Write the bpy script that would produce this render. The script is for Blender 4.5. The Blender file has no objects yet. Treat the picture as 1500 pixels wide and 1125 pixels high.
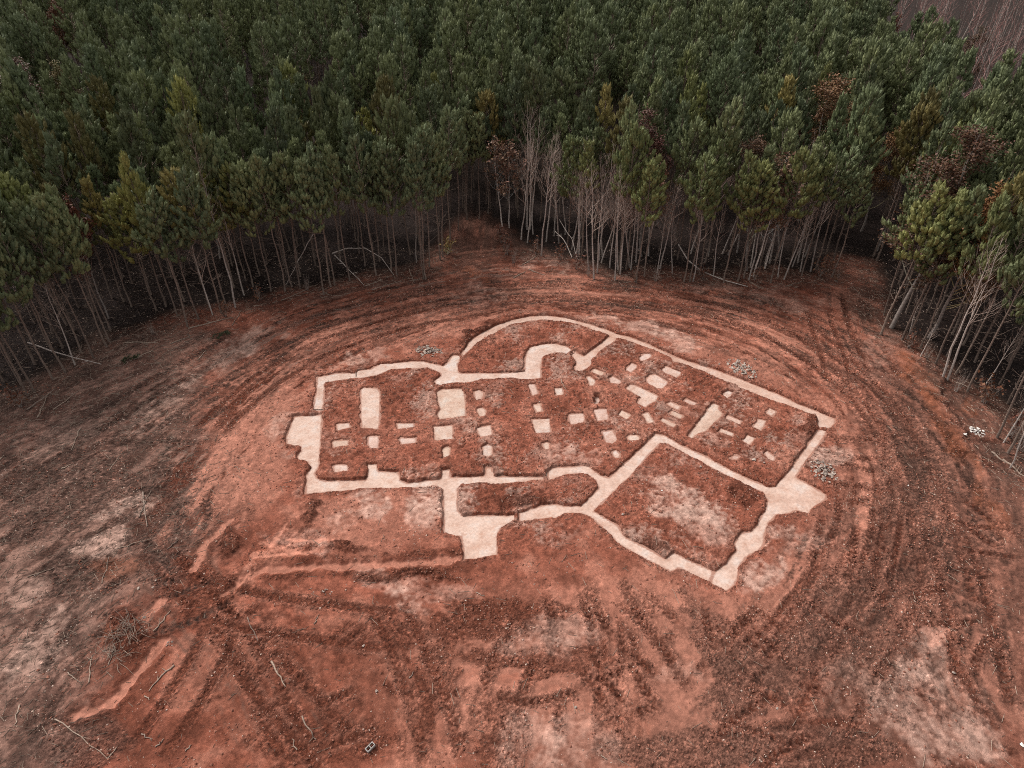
import bpy, bmesh, math, random
import numpy as np
from mathutils import Vector, Matrix

# ------------------------------------------------------------------ camera, world, sun, exposure
scene = bpy.context.scene
COL = scene.collection
CAM_H, PITCH, FPX = 30.0, math.radians(36.6), 1040.0      # drone height, tilt below the horizon, focal length in photo pixels
cam_data = bpy.data.cameras.new("camera")
cam_data.sensor_width = 36.0
cam_data.lens = FPX / 1500.0 * 36.0
cam_data.clip_start, cam_data.clip_end = 0.5, 3000.0
cam = bpy.data.objects.new("camera", cam_data)
cam.location = (0, 0, CAM_H)
cam.rotation_euler = (math.pi / 2 - PITCH, 0, 0)
COL.objects.link(cam)
scene.camera = cam

SUN_EL, SUN_AZ = math.radians(52), math.radians(-50)      # azimuth from +Y towards +X: the soft light comes from behind left
world = bpy.data.worlds.new("World")
scene.world = world
world.use_nodes = True
wn = world.node_tree.nodes
wl = world.node_tree.links
wn.clear()
w_out = wn.new("ShaderNodeOutputWorld")
w_bg = wn.new("ShaderNodeBackground")
w_sky = wn.new("ShaderNodeTexSky")
w_sky.sky_type = 'NISHITA'
w_sky.sun_disc = False
w_sky.sun_elevation = SUN_EL
w_sky.sun_rotation = SUN_AZ
w_sky.air_density, w_sky.dust_density, w_sky.ozone_density = 1.0, 4.0, 1.0
w_hsv = wn.new("ShaderNodeHueSaturation")                 # an overcast sky has next to no blue
w_hsv.inputs['Saturation'].default_value = 0.12
w_bg.inputs['Strength'].default_value = 0.115
wl.new(w_sky.outputs['Color'], w_hsv.inputs['Color'])
wl.new(w_hsv.outputs['Color'], w_bg.inputs['Color'])
wl.new(w_bg.outputs['Background'], w_out.inputs['Surface'])

sun_data = bpy.data.lights.new("sun", 'SUN')
sun_data.energy = 1.5
sun_data.angle = math.radians(14)
sun_data.color = (1.0, 0.95, 0.9)
sun = bpy.data.objects.new("sun", sun_data)
sd = Vector((math.sin(SUN_AZ) * math.cos(SUN_EL), math.cos(SUN_AZ) * math.cos(SUN_EL), math.sin(SUN_EL)))
sun.rotation_euler = sd.to_track_quat('Z', 'Y').to_euler()
sun.location = (0, 0, 60)
COL.objects.link(sun)

scene.view_settings.view_transform = 'Standard'
scene.view_settings.look = 'None'
scene.view_settings.exposure = 0.85
scene.view_settings.gamma = 1.0
scene.view_settings.use_curve_mapping = False
scene.render.engine = 'CYCLES'
scene.cycles.use_denoising = False
scene.cycles.pixel_filter_type = 'BLACKMAN_HARRIS'
scene.cycles.filter_width = 1.0
scene.cycles.max_bounces = 4
scene.cycles.diffuse_bounces = 2
scene.cycles.glossy_bounces = 1
scene.cycles.transmission_bounces = 1
scene.cycles.transparent_max_bounces = 2

# ------------------------------------------------------------------ photo pixel <-> ground
CP, SP = math.cos(PITCH), math.sin(PITCH)

def unproj(p, z=0.0):
    """photo pixels (n,2) -> ground points (n,2) on the plane at height z"""
    p = np.atleast_2d(np.asarray(p, float))
    a = (p[:, 0] - 750.0) / FPX
    b = -(p[:, 1] - 562.5) / FPX
    dx, dy, dz = a, CP + b * SP, -SP + b * CP
    t = (z - CAM_H) / dz
    return np.stack([dx * t, dy * t], 1)

def proj(x, y, z=0.0):
    dep = y * CP - (z - CAM_H) * SP
    up = y * SP + (z - CAM_H) * CP
    return 750.0 + FPX * x / dep, 562.5 - FPX * up / dep

def height_for(y, v_top):
    """height of a tree at ground distance y whose top shows at photo row v_top"""
    b = -(v_top - 562.5) / FPX
    return CAM_H + y * (-SP + b * CP) / (CP + b * SP)

rng = np.random.default_rng(7)
random.seed(7)

# ------------------------------------------------------------------ noise on numpy arrays
_TAB = np.random.default_rng(11).random((256, 256)).astype(np.float32)

def vnoise(x, y, seed=0):
    x = x + seed * 17.13
    y = y + seed * 9.71
    xi, yi = np.floor(x).astype(np.int64), np.floor(y).astype(np.int64)
    fx, fy = (x - xi).astype(np.float32), (y - yi).astype(np.float32)
    fx = fx * fx * (3 - 2 * fx)
    fy = fy * fy * (3 - 2 * fy)
    x0, x1, y0, y1 = xi & 255, (xi + 1) & 255, yi & 255, (yi + 1) & 255
    a = _TAB[x0, y0] + (_TAB[x1, y0] - _TAB[x0, y0]) * fx
    b = _TAB[x0, y1] + (_TAB[x1, y1] - _TAB[x0, y1]) * fx
    return a + (b - a) * fy

def fbm(x, y, octaves=4, seed=0, gain=0.5):
    s, amp, tot = 0.0, 1.0, 0.0
    for o in range(octaves):
        s = s + amp * vnoise(x * 2 ** o, y * 2 ** o, seed + o * 3)
        tot += amp
        amp *= gain
    return s / tot

def sstep(a, b, x):
    t = np.clip((x - a) / (b - a), 0, 1)
    return t * t * (3 - 2 * t)

# ------------------------------------------------------------------ traced outlines (photo pixels)
# continuous strip footings; every list is one run of the trench network
STRIP_WEST = [[(430,610),(472,607),(470.5,640),(467.5,679),(461.5,691),(464.5,700),(475,704.5),(535,703),(538,691),(536.5,679),(553,679),(554.5,689.5),(584.5,691),(587.5,703),(595,707.5),(644.5,701.5),(646,688),(659.5,688),(661,698.5),(709,697),(710.5,683.5),(719.5,683.5),(725.5,697),(799,698.5),(799,703),(754,704.5),(733,707.5),(700,706),(676,709),(670,713.5),(671.5,739),(671.5,748),(679,755.5),(733,754),(742,755.5),(756,752.5),(756,759),(733,772),(728.5,784),(730,812.5),(679,818.5),(676,790),(674.5,784),(655,781),(649.6,779.5),(647.5,715),(640,711.4),(595,713),(563.5,715),(559,713),(511,716.5),(472,719.5),(446.5,722.5),(448,697),(454,685),(449.5,674.5),(433,671),(440.5,660),(439,652),(419.5,650.5),(418,640)]]
STRIP_EAST = [
 [(801.5,691),(808,685),(850,682),(863,682),(879.5,695.5),(891.5,700),(900,712),(880,735),(866,735),(876.5,715),(873.5,703),(861.5,694),(848,691.6),(827,694),(809,701.5),(802,703.5)],
 [(891.5,700),(930,664),(960,635),(973,637),(968,647),(950,665.5),(926,694),(899,719.5),(869,748),(854,751),(849.5,740.5),(858.5,733),(876.5,715)],
 [(960,635),(973,637),(1000,652.5),(1040,671),(1055,680),(1100,703),(1127,713),(1134,712),(1140,730),(1124,730),(1118,719.5),(1097,712),(1049,686.5),(1004,664),(980,650.5),(966.5,647.5)],
 [(1127,713),(1134,712),(1149,697),(1165.5,699),(1211,724),(1211,730),(1190,743.5),(1185.5,752.5),(1173.5,748),(1164.5,746.5),(1157,751),(1139,752.5),(1127,764.5),(1121,781),(1119.5,796),(1112,805),(1094,814),(1083.5,829),(1082,844),(1077.5,856),(1064,865),(1040,853),(1046,836.5),(1061,826),(1079,805),(1076,794.5),(1083.5,781),(1100,778),(1109,766),(1121,745),(1124,730),(1118,719.5)],
 [(854,751),(864.5,746),(869,748),(905,769),(917,787),(944,800.5),(974,817),(986,808),(1016,823),(1046,836.5),(1040,853),(995,830.5),(983,836.5),(947,818.5),(902,793),(896,784),(864.5,755.5)],
 [(759,751),(793,740.5),(814,737.5),(827,740.5),(849.5,740.5),(869,748),(864.5,755.5),(854,751),(827,751),(815,758.5),(800,757.5),(785,760),(760,763)],
 [(1149,697),(1169,670),(1194,634.6),(1201,628),(1212,631),(1209.5,636),(1199,651.5),(1177,680),(1165.5,699)]]
STRIP_NORTHWEST = [
 [(458,601),(462,575),(464.5,552),(493,547),(521,546),(522,542.7),(543,540.5),(557,533),(573,532),(607,528.5),(620,529),(640,534),(646,546),(627,537.5),(600,538.7),(573,540),(553,548),(533,552),(499,555.5),(476,559.3),(475,580),(473,600)],
 [(662.7,520),(673,520),(676,522.5),(671,531),(672,545),(676,547),(700,546.5),(740,546),(768,544),(768,527),(771,515),(776,509),(783,506),(800,503.5),(815,503),(828,506.5),(838,512),(830,518.5),(824,516.5),(815,515),(805,517),(796,521.5),(794,530),(793,541),(794,552),(773,555),(751,553),(720,554),(704,555),(687,559),(655,561),(645,563.5),(637,562),(635.5,557.5),(646,550),(643,543),(627,537.5),(620,529),(640,534),(650,536),(656,530)]]
STRIP_NORTHEAST = [
 [(675,517),(686.5,501),(704,488),(726.7,476),(753,467.3),(773,463.5),(800,462),(830,465.5),(860,473.5),(890,483),(900,488),(893,489.5),(875,484),(845,473.5),(818,469),(800,468),(786.7,468.3),(773,469.7),(753,473.5),(733,481.8),(714.7,491.8),(698.7,500.5),(685,513.8),(677,523)],
 [(889,483),(909,490.5),(920,492.5),(953,505),(973,514.5),(993,524),(1020,532.5),(1046,541),(1084.5,555),(1110,565),(1140,577),(1169,591),(1206,606),(1187.5,606.7),(1159,594),(1132,585),(1101,574),(1083,567),(1077.7,562),(1050.7,552.7),(1029,542),(1020,538.7),(1006.7,533),(985,528),(982.7,522.7),(964,514),(948,508),(930.7,501),(913,495),(905,494),(895,492)],
 [(836,519),(841.5,514.5),(854.7,521.3),(894.7,490.7),(905,494.7),(896,501.3),(884,509),(866.7,526.7),(868,531.3),(861,537),(852,542.7),(840,540),(844,530.7),(841,524)],
 [(1187,605),(1194,607),(1197.6,612.6),(1196.8,621),(1202,625),(1218,626),(1224.7,617.7),(1223,612.6),(1206,606),(1195,600)]]

# isolated pads: outline, what singles it out, soil depth over the pad
PADS = [
 ([(527.5,571),(532,567.5),(553,568.5),(557.5,574),(556,622),(553,628),(529,625.5),(527.5,610)], "long upright concrete slab below the bend of the upper left strip", .10),
 ([(491.5,620.5),(512.5,619),(514.5,625),(493,630)], "short flat concrete bar left of the foot of the long upright slab", .10),
 ([(485.5,647.5),(490,645),(511.5,644.5),(511,651.5),(487,654.5)], "short flat concrete bar, middle one of three along the left wall", .10),
 ([(538.5,640),(542.5,638),(555.5,638),(556,646),(554.5,655),(542.5,656.5),(538,650.5)], "small upright concrete pad just under the long upright slab", .10),
 ([(580,619.5),(607,619.5),(607,624.5),(581.5,628)], "thin concrete bar, upper of two between upright slab and square pads", .10),
 ([(583.5,643.5),(587.5,641),(610,641),(610.5,647.5),(587.5,650)], "thin concrete bar, lower of two between upright slab and square pads", .10),
 ([(638.5,574),(649,569.5),(677.5,569.5),(681,577),(683.5,608.5),(643,613.5),(640,607),(644.5,598),(640,586)], "largest square concrete slab, below the rounded stub of the upper strip", .14),
 ([(693.5,573.5),(702.5,570),(709.5,576),(706.5,584),(696,585.5)], "small six-sided concrete pad beside upper right corner of largest slab", .09),
 ([(697,598.5),(706.5,596.5),(712.5,600.5),(712,608),(701.5,610.5)], "small rounded concrete pad beside lower right corner of largest slab", .09),
 ([(634,624.5),(664,622.5),(664.5,641.5),(635.5,645)], "broad rectangular concrete pad directly below the largest slab", .10),
 ([(646,658),(655,652.5),(661,656.5),(659.5,665.5),(649,670)], "small egg-shaped concrete pad above the first notch of the lower strip", .14),
 ([(697,626.5),(719.5,622),(722.5,635.5),(703,640),(699.5,633)], "medium tilted concrete pad right of the broad rectangular pad", .12),
 ([(706,653.5),(715,650.5),(722.5,653.5),(722.5,664),(715,668.5),(706,665.5)], "small round concrete pad above the narrow notch of the lower strip", .12),
 ([(773,562.5),(784,562),(789,575.5),(778.5,578.5)], "small slanted concrete pad just under the foot of the hooked strip", .10),
 ([(811,568.5),(824,568),(826.5,577.5),(814.5,578.5)], "small square concrete pad beside a pale twig below the hooked strip", .10),
 ([(780,592.5),(792.5,590.5),(795.5,601.5),(785.5,604)], "small square concrete pad right above the middle rectangular pad", .09),
 ([(778,614.5),(805.5,612.5),(808,632),(784,634)], "rectangular concrete pad at the middle of the house plan", .11),
 ([(793.5,650.5),(800,646.5),(806,649.5),(805.5,656),(798.5,658)], "smallest round concrete pad, half covered with soil, below middle pad", .10),
 ([(832.5,606.5),(855.5,604.5),(857.5,613.5),(854,618.5),(836,621.5),(832.5,613.5)], "rounded rectangular concrete pad, left of two neighbours in the middle row", .10),
 ([(868.5,599.5),(889.5,598),(892.5,613.5),(874.5,616)], "squarish concrete pad below the deep square pit", .09),
 ([(867.5,581.5),(877.5,580.5),(881.5,589.5),(871.5,590.5)], "small concrete pad sunk in a deep dark square pit", .38),
 ([(904.5,606),(910.5,600),(926.5,608),(918.5,614)], "small slanted concrete pad left of the ragged pad", .09),
 ([(940.5,606),(949.5,603.5),(959.5,618),(948.5,620),(945.5,616)], "ragged narrow concrete pad with soil spilled over its upper end", .06),
 ([(866,544),(870.5,539.5),(886.5,545.5),(882,550)], "small slanted concrete pad right beside the forked strip end", .09),
 ([(858,552),(864,550.5),(873.5,557.5),(870.5,564),(864,564)], "small kite-shaped concrete pad below the forked strip end", .09),
 ([(891.5,554),(897.5,550.5),(911.5,558),(906.5,562),(893.5,559.5)], "small slanted concrete pad between kite-shaped pad and L-shaped slab", .11),
 ([(936,523.5),(942.5,518),(953.5,518),(955.5,521.5),(948,526),(938.5,528)], "oval concrete pad closest to the long upper right strip", .09),
 ([(916,540),(925.5,531.5),(935.5,536),(924,545.5)], "diamond-shaped concrete pad just under the oval pad", .09),
 ([(968.5,542),(974.5,535.5),(999.5,545.5),(992,553.5)], "slanted rectangular concrete slab, upper of the pair near long strip", .10),
 ([(946,554.5),(952,548.5),(961.5,548.5),(979.5,559.5),(970.5,569.5),(961.5,568),(948,560)], "wide slanted concrete slab, lower of the pair near long strip", .10),
 ([(916,568),(922.5,562.5),(930.5,564),(965.5,580),(961.5,586.5),(950.5,592),(945.5,596),(931.5,590),(938.5,581)], "L-shaped concrete slab in the right half of the house plan", .10),
 ([(1000,587.5),(1004,583.5),(1022,590),(1017.5,594)], "small slanted concrete bar, topmost right one of the stepped four", .09),
 ([(975.5,592),(981.5,588),(998.5,595.5),(993.5,600.5)], "worn slanted concrete bar, topmost left one of the stepped four", .06),
 ([(980,605.5),(985.5,600.5),(1001.5,608.5),(997.5,613.5)], "slanted concrete bar, third down of the stepped four", .09),
 ([(966,615.5),(970.5,611.5),(992.5,621.5),(986.5,625.5)], "slanted concrete bar, lowest and longest of the stepped four", .09),
 ([(881.5,632),(898.5,629.5),(905.5,644),(897.5,649.5),(886.5,646.5)], "large rounded concrete pad left of the garage corner", .09),
 ([(918,639.5),(922.5,636.5),(933.5,636.5),(938.5,640.5),(936,644.5),(921.5,644.5)], "small oval concrete pad nearest the garage corner", .08),
 ([(896,661.5),(902.5,658),(909.5,665.5),(906.5,671.5),(898.5,669.5)], "small upright oval concrete pad below the large rounded pad", .08),
 ([(1007.5,638),(1040.5,592.5),(1046.5,590.5),(1054,594),(1053,599),(1060,606),(1042,623),(1036,629.5),(1022,634.5),(1014,641.5)], "long diagonal concrete slab with a ragged lower end", .13),
 ([(1057.5,577),(1066,570.5),(1074.5,575.5),(1066,583)], "small diamond concrete pad sunk above the long diagonal slab", .18),
 ([(1061.5,612.5),(1066,607.5),(1088,617),(1084.5,621)], "narrow concrete bar right of diagonal slab, upper of two", .10),
 ([(1052.5,631),(1055.5,627),(1076,634.5),(1073.5,639)], "narrow concrete bar right of diagonal slab, lower of two", .10),
 ([(1121.5,604),(1126,596.5),(1138.5,602.5),(1131,610)], "small dusty concrete pad nearest the top right corner", .08),
 ([(1102,624.5),(1110.5,613.5),(1124,616),(1115.5,630.5)], "dusty diamond concrete pad in the middle of a row of three", .08),
 ([(1087,644.5),(1094.5,636.5),(1107.5,641.5),(1098,651.5)], "clean diamond concrete pad, lowest in a row of three", .09),
 ([(1118.5,662.5),(1123.5,660),(1137.5,670),(1135,676),(1125,672)], "slanted oblong concrete pad nearest the right wall trench", .09),
 ([(1069,671),(1076,666),(1084.5,668.5),(1079.5,674)], "half buried concrete pad by the upper garage wall", .04),
 ([(487,683.5),(491.5,680.5),(509.5,680.5),(511,688),(488.5,691)], "short flat concrete bar, lowest of three along the left wall", .10),
]

# ground line of the trees round the clearing
EDGE = [(-420,760),(-200,690),(0,588),(60,566),(160,505),(270,468),(360,447),(430,432),(520,413),(615,400),(642,380),(662,352),(675,332),(688,324),(704,324),(718,330),(733,340),(742,362),(800,371),(860,392),(900,408),(960,404),(1010,409),(1090,410),(1180,408),(1228,402),(1240,385),(1258,385),(1268,405),(1285,478),(1305,492),(1370,540),(1400,570),(1450,600),(1470,640),(1500,690),(1600,800),(1750,1000)]
edge_w = unproj(EDGE)

def chaikin(p, n=2, closed=False):
    p = np.asarray(p, float)
    for _ in range(n):
        a = p if closed else p[:-1]
        b = np.roll(p, -1, 0) if closed else p[1:]
        q = np.empty((len(a) * 2, 2))
        q[0::2] = a * .75 + b * .25
        q[1::2] = a * .25 + b * .75
        p = q if closed else np.vstack([p[:1], q, p[-1:]])
    return p

def poly_sdf(px, py, poly):
    """signed distance (negative inside) of points to a closed polygon"""
    d2 = np.full(px.shape, 1e9)
    inside = np.zeros(px.shape, bool)
    n = len(poly)
    for i in range(n):
        ax, ay = poly[i]
        bx, by = poly[(i + 1) % n]
        ex, ey = bx - ax, by - ay
        L = ex * ex + ey * ey + 1e-12
        t = np.clip(((px - ax) * ex + (py - ay) * ey) / L, 0, 1)
        d2 = np.minimum(d2, (px - ax - t * ex) ** 2 + (py - ay - t * ey) ** 2)
        if ay != by:
            c = (ay > py) != (by > py)
            inside ^= c & (px < (bx - ax) * (py - ay) / (by - ay) + ax)
    d = np.sqrt(d2)
    return np.where(inside, -d, d)

def polyline_st(px, py, line):
    """arc length and signed offset of points to an open polyline"""
    best = np.full(px.shape, 1e9)
    S = np.zeros(px.shape)
    T = np.zeros(px.shape)
    acc = 0.0
    for i in range(len(line) - 1):
        ax, ay = line[i]
        bx, by = line[i + 1]
        ex, ey = bx - ax, by - ay
        L = math.hypot(ex, ey) + 1e-9
        ux, uy = ex / L, ey / L
        rx, ry = px - ax, py - ay
        s = np.clip(rx * ux + ry * uy, 0, L)
        dx, dy = rx - s * ux, ry - s * uy
        d = dx * dx + dy * dy
        m = d < best
        best = np.where(m, d, best)
        S = np.where(m, acc + s, S)
        T = np.where(m, rx * uy - ry * ux, T)
        acc += L
    dist = np.sqrt(best)
    return S, np.sign(T) * dist, acc

# forest / clearing polygon in the world (clearing = inside)
clear_poly = np.vstack([edge_w, [[edge_w[-1][0] + 8, -60], [edge_w[0][0] - 8, -60]]])

# ------------------------------------------------------------------ ground grid: fine where the house stands, coarser outwards
def lines(segs, lo, hi):
    out = []
    for a, b, st in segs:
        out.extend(np.linspace(a, b, int(round((b - a) / st)), endpoint=False))
    out.append(segs[-1][1])
    st, x = 0.14, out[-1]
    while x < hi:
        st *= 1.22
        x += st
        out.append(x)
    st, x, pre = 0.14, out[0], []
    while x > lo:
        st *= 1.22
        x -= st
        pre.append(x)
    return np.array(pre[::-1] + out)

gx = lines([(-44, -22, .12), (-22, -14, .075), (-14, 23, .066), (23, 46, .1)], -900, 900)
gy = lines([(12, 23, .07), (23, 51, .066), (51, 62, .11)], -300, 1500)
GX, GY = np.meshgrid(gx, gy)
X, Y = GX.ravel(), GY.ravel()
NV = X.size
front = (Y > 2)
Us, Vs = np.full(NV, -9999.), np.full(NV, -9999.)
Us[front], Vs[front] = proj(X[front], Y[front])
near = (np.abs(X) < 60) & (Y > 5) & (Y < 75)
ni = np.where(near)[0]
nx, ny, nu, nv = X[ni], Y[ni], Us[ni], Vs[ni]
# traced patches get a wandering outline
wob = 1.0
wu = nu + (fbm(nx * .9, ny * .9, 4, 21) - .5) * 46 * wob
wv = nv + (fbm(nx * .9, ny * .9, 4, 22) - .5) * 34 * wob

d_clear = poly_sdf(nx, ny, clear_poly)                    # negative in the clearing
d_clear = d_clear + (fbm(nx * .35, ny * .35, 3, 5) - .5) * 3.0
house_px = [(455,545),(520,535),(620,522),(670,505),(720,470),(800,455),(900,482),(1050,538),(1225,606),(1215,735),(1160,770),(1070,870),(860,770),(735,825),(665,790),(650,715),(440,730),(425,640)]
d_house = poly_sdf(nx, ny, unproj(house_px))
f1 = fbm(nx * .22, ny * .22, 4, 1)
f2 = fbm(nx * .8, ny * .8, 5, 2)
f3 = fbm(nx * 3.1, ny * 3.1, 4, 3)
f4 = fbm(nx * 7.0, ny * 7.0, 2, 4)
f5 = np.random.default_rng(77).random(len(ni))             # crumb-sized grain

RED = np.array([.205, .067, .041])
CLAY = np.array([.330, .140, .095])
DARK = np.array([.090, .027, .015])
BROWN = np.array([.098, .048, .034])
GREY = np.array([.104, .058, .044])
PALE = np.array([.37, .24, .19])
RUST = np.array([.20, .058, .024])
LITTER = np.array([.019, .012, .009])

colr = np.tile(RED, (len(ni), 1))
H = (f1 - .5) * .22 + (f2 - .5) * .07 + (f3 - .5) * .028
rough = np.full(len(ni), .35)                             # how cloddy the soil is

def mixc(w, c):
    global colr
    w = np.clip(w, 0, 1)[:, None]
    colr = colr * (1 - w) + np.asarray(c) * w

mixc(sstep(.48, .66, f2 * .7 + f1 * .3) * .65, CLAY)
mixc(sstep(.5, .34, f2 * .7 + f1 * .3) * .65, DARK * 1.1)

def ell(cx, cy, rx, ry, ang=0.0):
    """wandering ellipse round a photo point: 1 inside, 0 outside"""
    a = math.radians(ang)
    du, dv = wu - cx, wv - cy
    p, q = du * math.cos(a) + dv * math.sin(a), -du * math.sin(a) + dv * math.cos(a)
    return sstep(1.25, .55, np.sqrt((p / rx) ** 2 + (q / ry) ** 2))

# broad zones
lw = sstep(-40, 90, (330 - (nv - 520) * .33) - wu + 25 * (f1 - .5) * 4) * sstep(470, 500, nv + wu * .0)
lw = np.maximum(lw, ell(150, 700, 190, 190))
mixc(lw * .88, GREY * 1.12)
mixc(lw * sstep(.5, .64, f3 * .45 + f2 * .55) * .65, GREY * 2.1)
mixc(lw * sstep(.52, .64, fbm((nx + ny) * .35, (nx - ny) * 1.6, 4, 51)) * .6, GREY * 2.5)
mixc(lw * sstep(.5, .36, fbm((nx + ny) * .3, (nx - ny) * 1.3, 4, 52)) * .65, GREY * .68)
mixc(lw * sstep(.47, .3, f3 * .5 + f4 * .5) * .5, GREY * .65)
mixc(ell(1370, 850, 200, 340) * .7, BROWN * 1.3)
mixc(ell(1120, 1010, 300, 130) * .4, BROWN * 1.3)
mixc(ell(480, 1010, 230, 120) * .7, DARK * 1.35)
mixc(ell(700, 930, 220, 45) * .3, DARK * 1.45)
mixc(ell(1150, 960, 200, 90, -25) * .4, BROWN * 1.1)
mixc(ell(880, 1000, 330, 150) * .75, CLAY * .78)
rough *= 1 - .75 * ell(880, 1000, 330, 150)
mixc(ell(1150, 860, 120, 60, -40) * .6, CLAY * .82)
mixc(ell(1010, 900, 130, 60, 20) * .45, CLAY * .8)
mixc(ell(370, 655, 70, 120, 25) * .75, CLAY * .86)
mixc(ell(420, 560, 90, 60, -30) * .5, CLAY * .8)
mixc(ell(620, 480, 130, 26, -12) * .45, CLAY * .85)
mixc(ell(1010, 500, 150, 26, 22) * .4, CLAY * .8)
mixc(ell(1130, 545, 90, 20, 30) * .5, CLAY * .85)
mixc(ell(540, 760, 120, 50) * .75, CLAY * .9)
mixc(ell(300, 600, 110, 24, -38) * .0, CLAY)

# soil inside the house plan: dug, darker, clods all over
hm = sstep(.9, -.6, d_house + (f2 - .5) * 1.6)
garage_px = [(968,650),(1120,722),(1100,775),(1050,835),(985,805),(872,748)]
d_gar = poly_sdf(nx, ny, unproj(garage_px))
hv = fbm(nx * .45, ny * .45, 4, 41)
mixc(hm * .75, RED * 1.12)
mixc(hm * sstep(.52, .38, hv * .7 + f3 * .3) * .65, DARK * 1.5)
mixc(hm * sstep(.52, .66, hv * .6 + f2 * .4) * .7, CLAY * .9)
mixc(hm * sstep(.55, .68, fbm(nx * .6, ny * .6, 4, 44) * .7 + f4 * .3) * .65, PALE * .72)
mixc(hm * sstep(.42, .3, f3 * .6 + f4 * .4) * .6, DARK)
rough = np.maximum(rough, hm * .6)
H += hm * ((f3 - .5) * .10 + (f2 - .5) * .06 + (f4 - .5) * .08)
mixc(hm * sstep(.5, .62, fbm(nx * .3, ny * .3, 3, 43)) * .55, RED * 1.1)
mixc(hm * sstep(.3, -.2, d_gar) * .35, RED)
mixc(ell(590, 780, 70, 40) * .35, RED)

# ------------------------------------------------------------------ wheel tracks
def band(px_line, width, seed, amt_, cdark, clight, depth=.05, along=.12, across=1.7, soft=.35):
    """a strip of ground streaked along its length by passing machines"""
    global H
    amt = min(1.0, amt_ * 1.3)
    ln = chaikin(unproj(px_line), 3)
    lo, hi = ln.min(0) - width, ln.max(0) + width
    m = np.where((nx > lo[0]) & (nx < hi[0]) & (ny > lo[1]) & (ny < hi[1]))[0]
    if not len(m):
        return
    S, T, L = polyline_st(nx[m], ny[m], ln)
    T = T + (fbm(S * .25, S * 0 + seed, 2, seed) - .5) * .8
    msk = sstep(width * .5, width * .5 * (1 - soft), np.abs(T)) * sstep(0, 2.5, S) * sstep(L, L - 2.5, S)
    st = fbm(S * along, T * across, 3, seed + 30)
    fine = fbm(S * 1.4, T * 6.0, 3, seed + 60)
    brk = sstep(.3, .6, fbm(nx[m] * .5, ny[m] * .5, 4, seed + 80)) * .6 + .4
    w = np.zeros(len(ni))
    v = st * .55 + fine * .25 + f3[m] * .12 + f4[m] * .08
    msk = msk * brk
    w[m] = msk * sstep(.49, .38, v) * amt
    mixc(w, cdark)
    rough[:] = np.maximum(rough, w * 1.1)
    w[:] = 0
    w[m] = msk * sstep(.53, .64, v) * amt
    mixc(w, clight)
    rough[:] = rough * (1 - .6 * w)
    H[m] += msk * (v - .5) * depth * 1.3

def rut(px_line, gauge=1.9, w=.42, seed=0, depth=.05, amt=.7, c=None, lug=.0, rgh=1.0):
    """a pair of wheel ruts with raised shoulders and lug prints"""
    global H
    ln = chaikin(unproj(px_line), 3)
    R = gauge * .5 + w * 2
    lo, hi = ln.min(0) - R, ln.max(0) + R
    m = np.where((nx > lo[0]) & (nx < hi[0]) & (ny > lo[1]) & (ny < hi[1]))[0]
    if not len(m):
        return
    S, T, L = polyline_st(nx[m], ny[m], ln)
    T = T + (fbm(S * .3, S * 0 + seed, 2, seed) - .5) * .35
    ends = sstep(0, 1.5, S) * sstep(L, L - 1.5, S) * sstep(.15, .32, fbm(S * .35, T * 0 + 3, 2, seed + 9))
    t = np.abs(T) - gauge * .5 if gauge > 0 else T
    a = sstep(w * .62, w * .3, np.abs(t)) * ends
    sh = np.exp(-((np.abs(t) - w * .62) / (w * .25)) ** 2) * ends
    lg = (np.sin((S + np.abs(t) * .9) * 2 * math.pi / .34) * .5 + .5) if lug > 0 else 0
    rg_ = .6 + f4[m] * .8
    H[m] += (-a * depth + sh * depth * .6 * rg_) * .7 + a * lg * lug
    wt = np.zeros(len(ni))
    wt[m] = a * amt * ((.3 + .8 * sstep(.65, .35, lg)) if lug > 0 else 1) * sstep(.22, .42, f3[m] * .35 + f4[m] * .35 + f5[m] * .3)
    mixc(wt, DARK * 1.2 if c is None else c)
    wt[:] = 0
    wt[m] = sh * amt * .35 * sstep(250, 380, nu[m])
    mixc(wt, CLAY * .9)
    rough[m] = np.maximum(rough[m], (a + sh) * rgh)

band([(-200,900),(-60,820),(60,730),(200,640),(330,548),(440,483),(560,442),(700,418),(860,415)], 9, 1, .8, BROWN * .7, GREY * 1.7, .07)
band([(-150,1050),(0,900),(100,800),(230,700),(300,640)], 8, 2, .7, BROWN * .75, GREY * 1.6, .07)
band([(225,830),(300,690),(400,560),(520,492),(640,455),(760,438),(900,442),(1020,465),(1130,505),(1220,565),(1290,650),(1310,740),(1290,840),(1230,930),(1150,1010)], 6.5, 3, .75, DARK * 1.25, CLAY * .95, .08)
band([(700,430),(860,424),(1000,436),(1120,462),(1230,515),(1320,600),(1390,700),(1430,820),(1450,950),(1460,1130)], 8, 4, .8, BROWN * .72, CLAY * .72, .09)
band([(1255,420),(1265,480),(1300,560),(1360,650),(1400,760),(1380,900),(1300,1030),(1240,1130)], 6, 5, .65, BROWN * .7, CLAY * .65, .08)
band([(1250,760),(1200,880),(1130,1000),(1080,1140)], 7, 6, .6, BROWN * .8, CLAY * .68, .07)
band([(1330,800),(1360,900),(1440,1050),(1500,1140)], 6, 7, .6, BROWN * .8, CLAY * .62, .07)
band([(215,800),(280,870),(340,940),(400,1030),(440,1140)], 5, 8, .8, DARK * 1.1, BROWN * 1.2, .09, .12, 2.2)
band([(270,860),(400,880),(560,900),(720,930),(900,950)], 5.5, 9, .55, DARK * 1.1, RED * 1.2, .07)
band([(560,860),(590,940),(630,1030),(660,1140)], 4, 10, .6, DARK * 1.1, CLAY * .75, .07)
band([(900,880),(900,980),(905,1140)], 3.2, 11, .6, DARK * 1.2, RED, .06)
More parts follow.
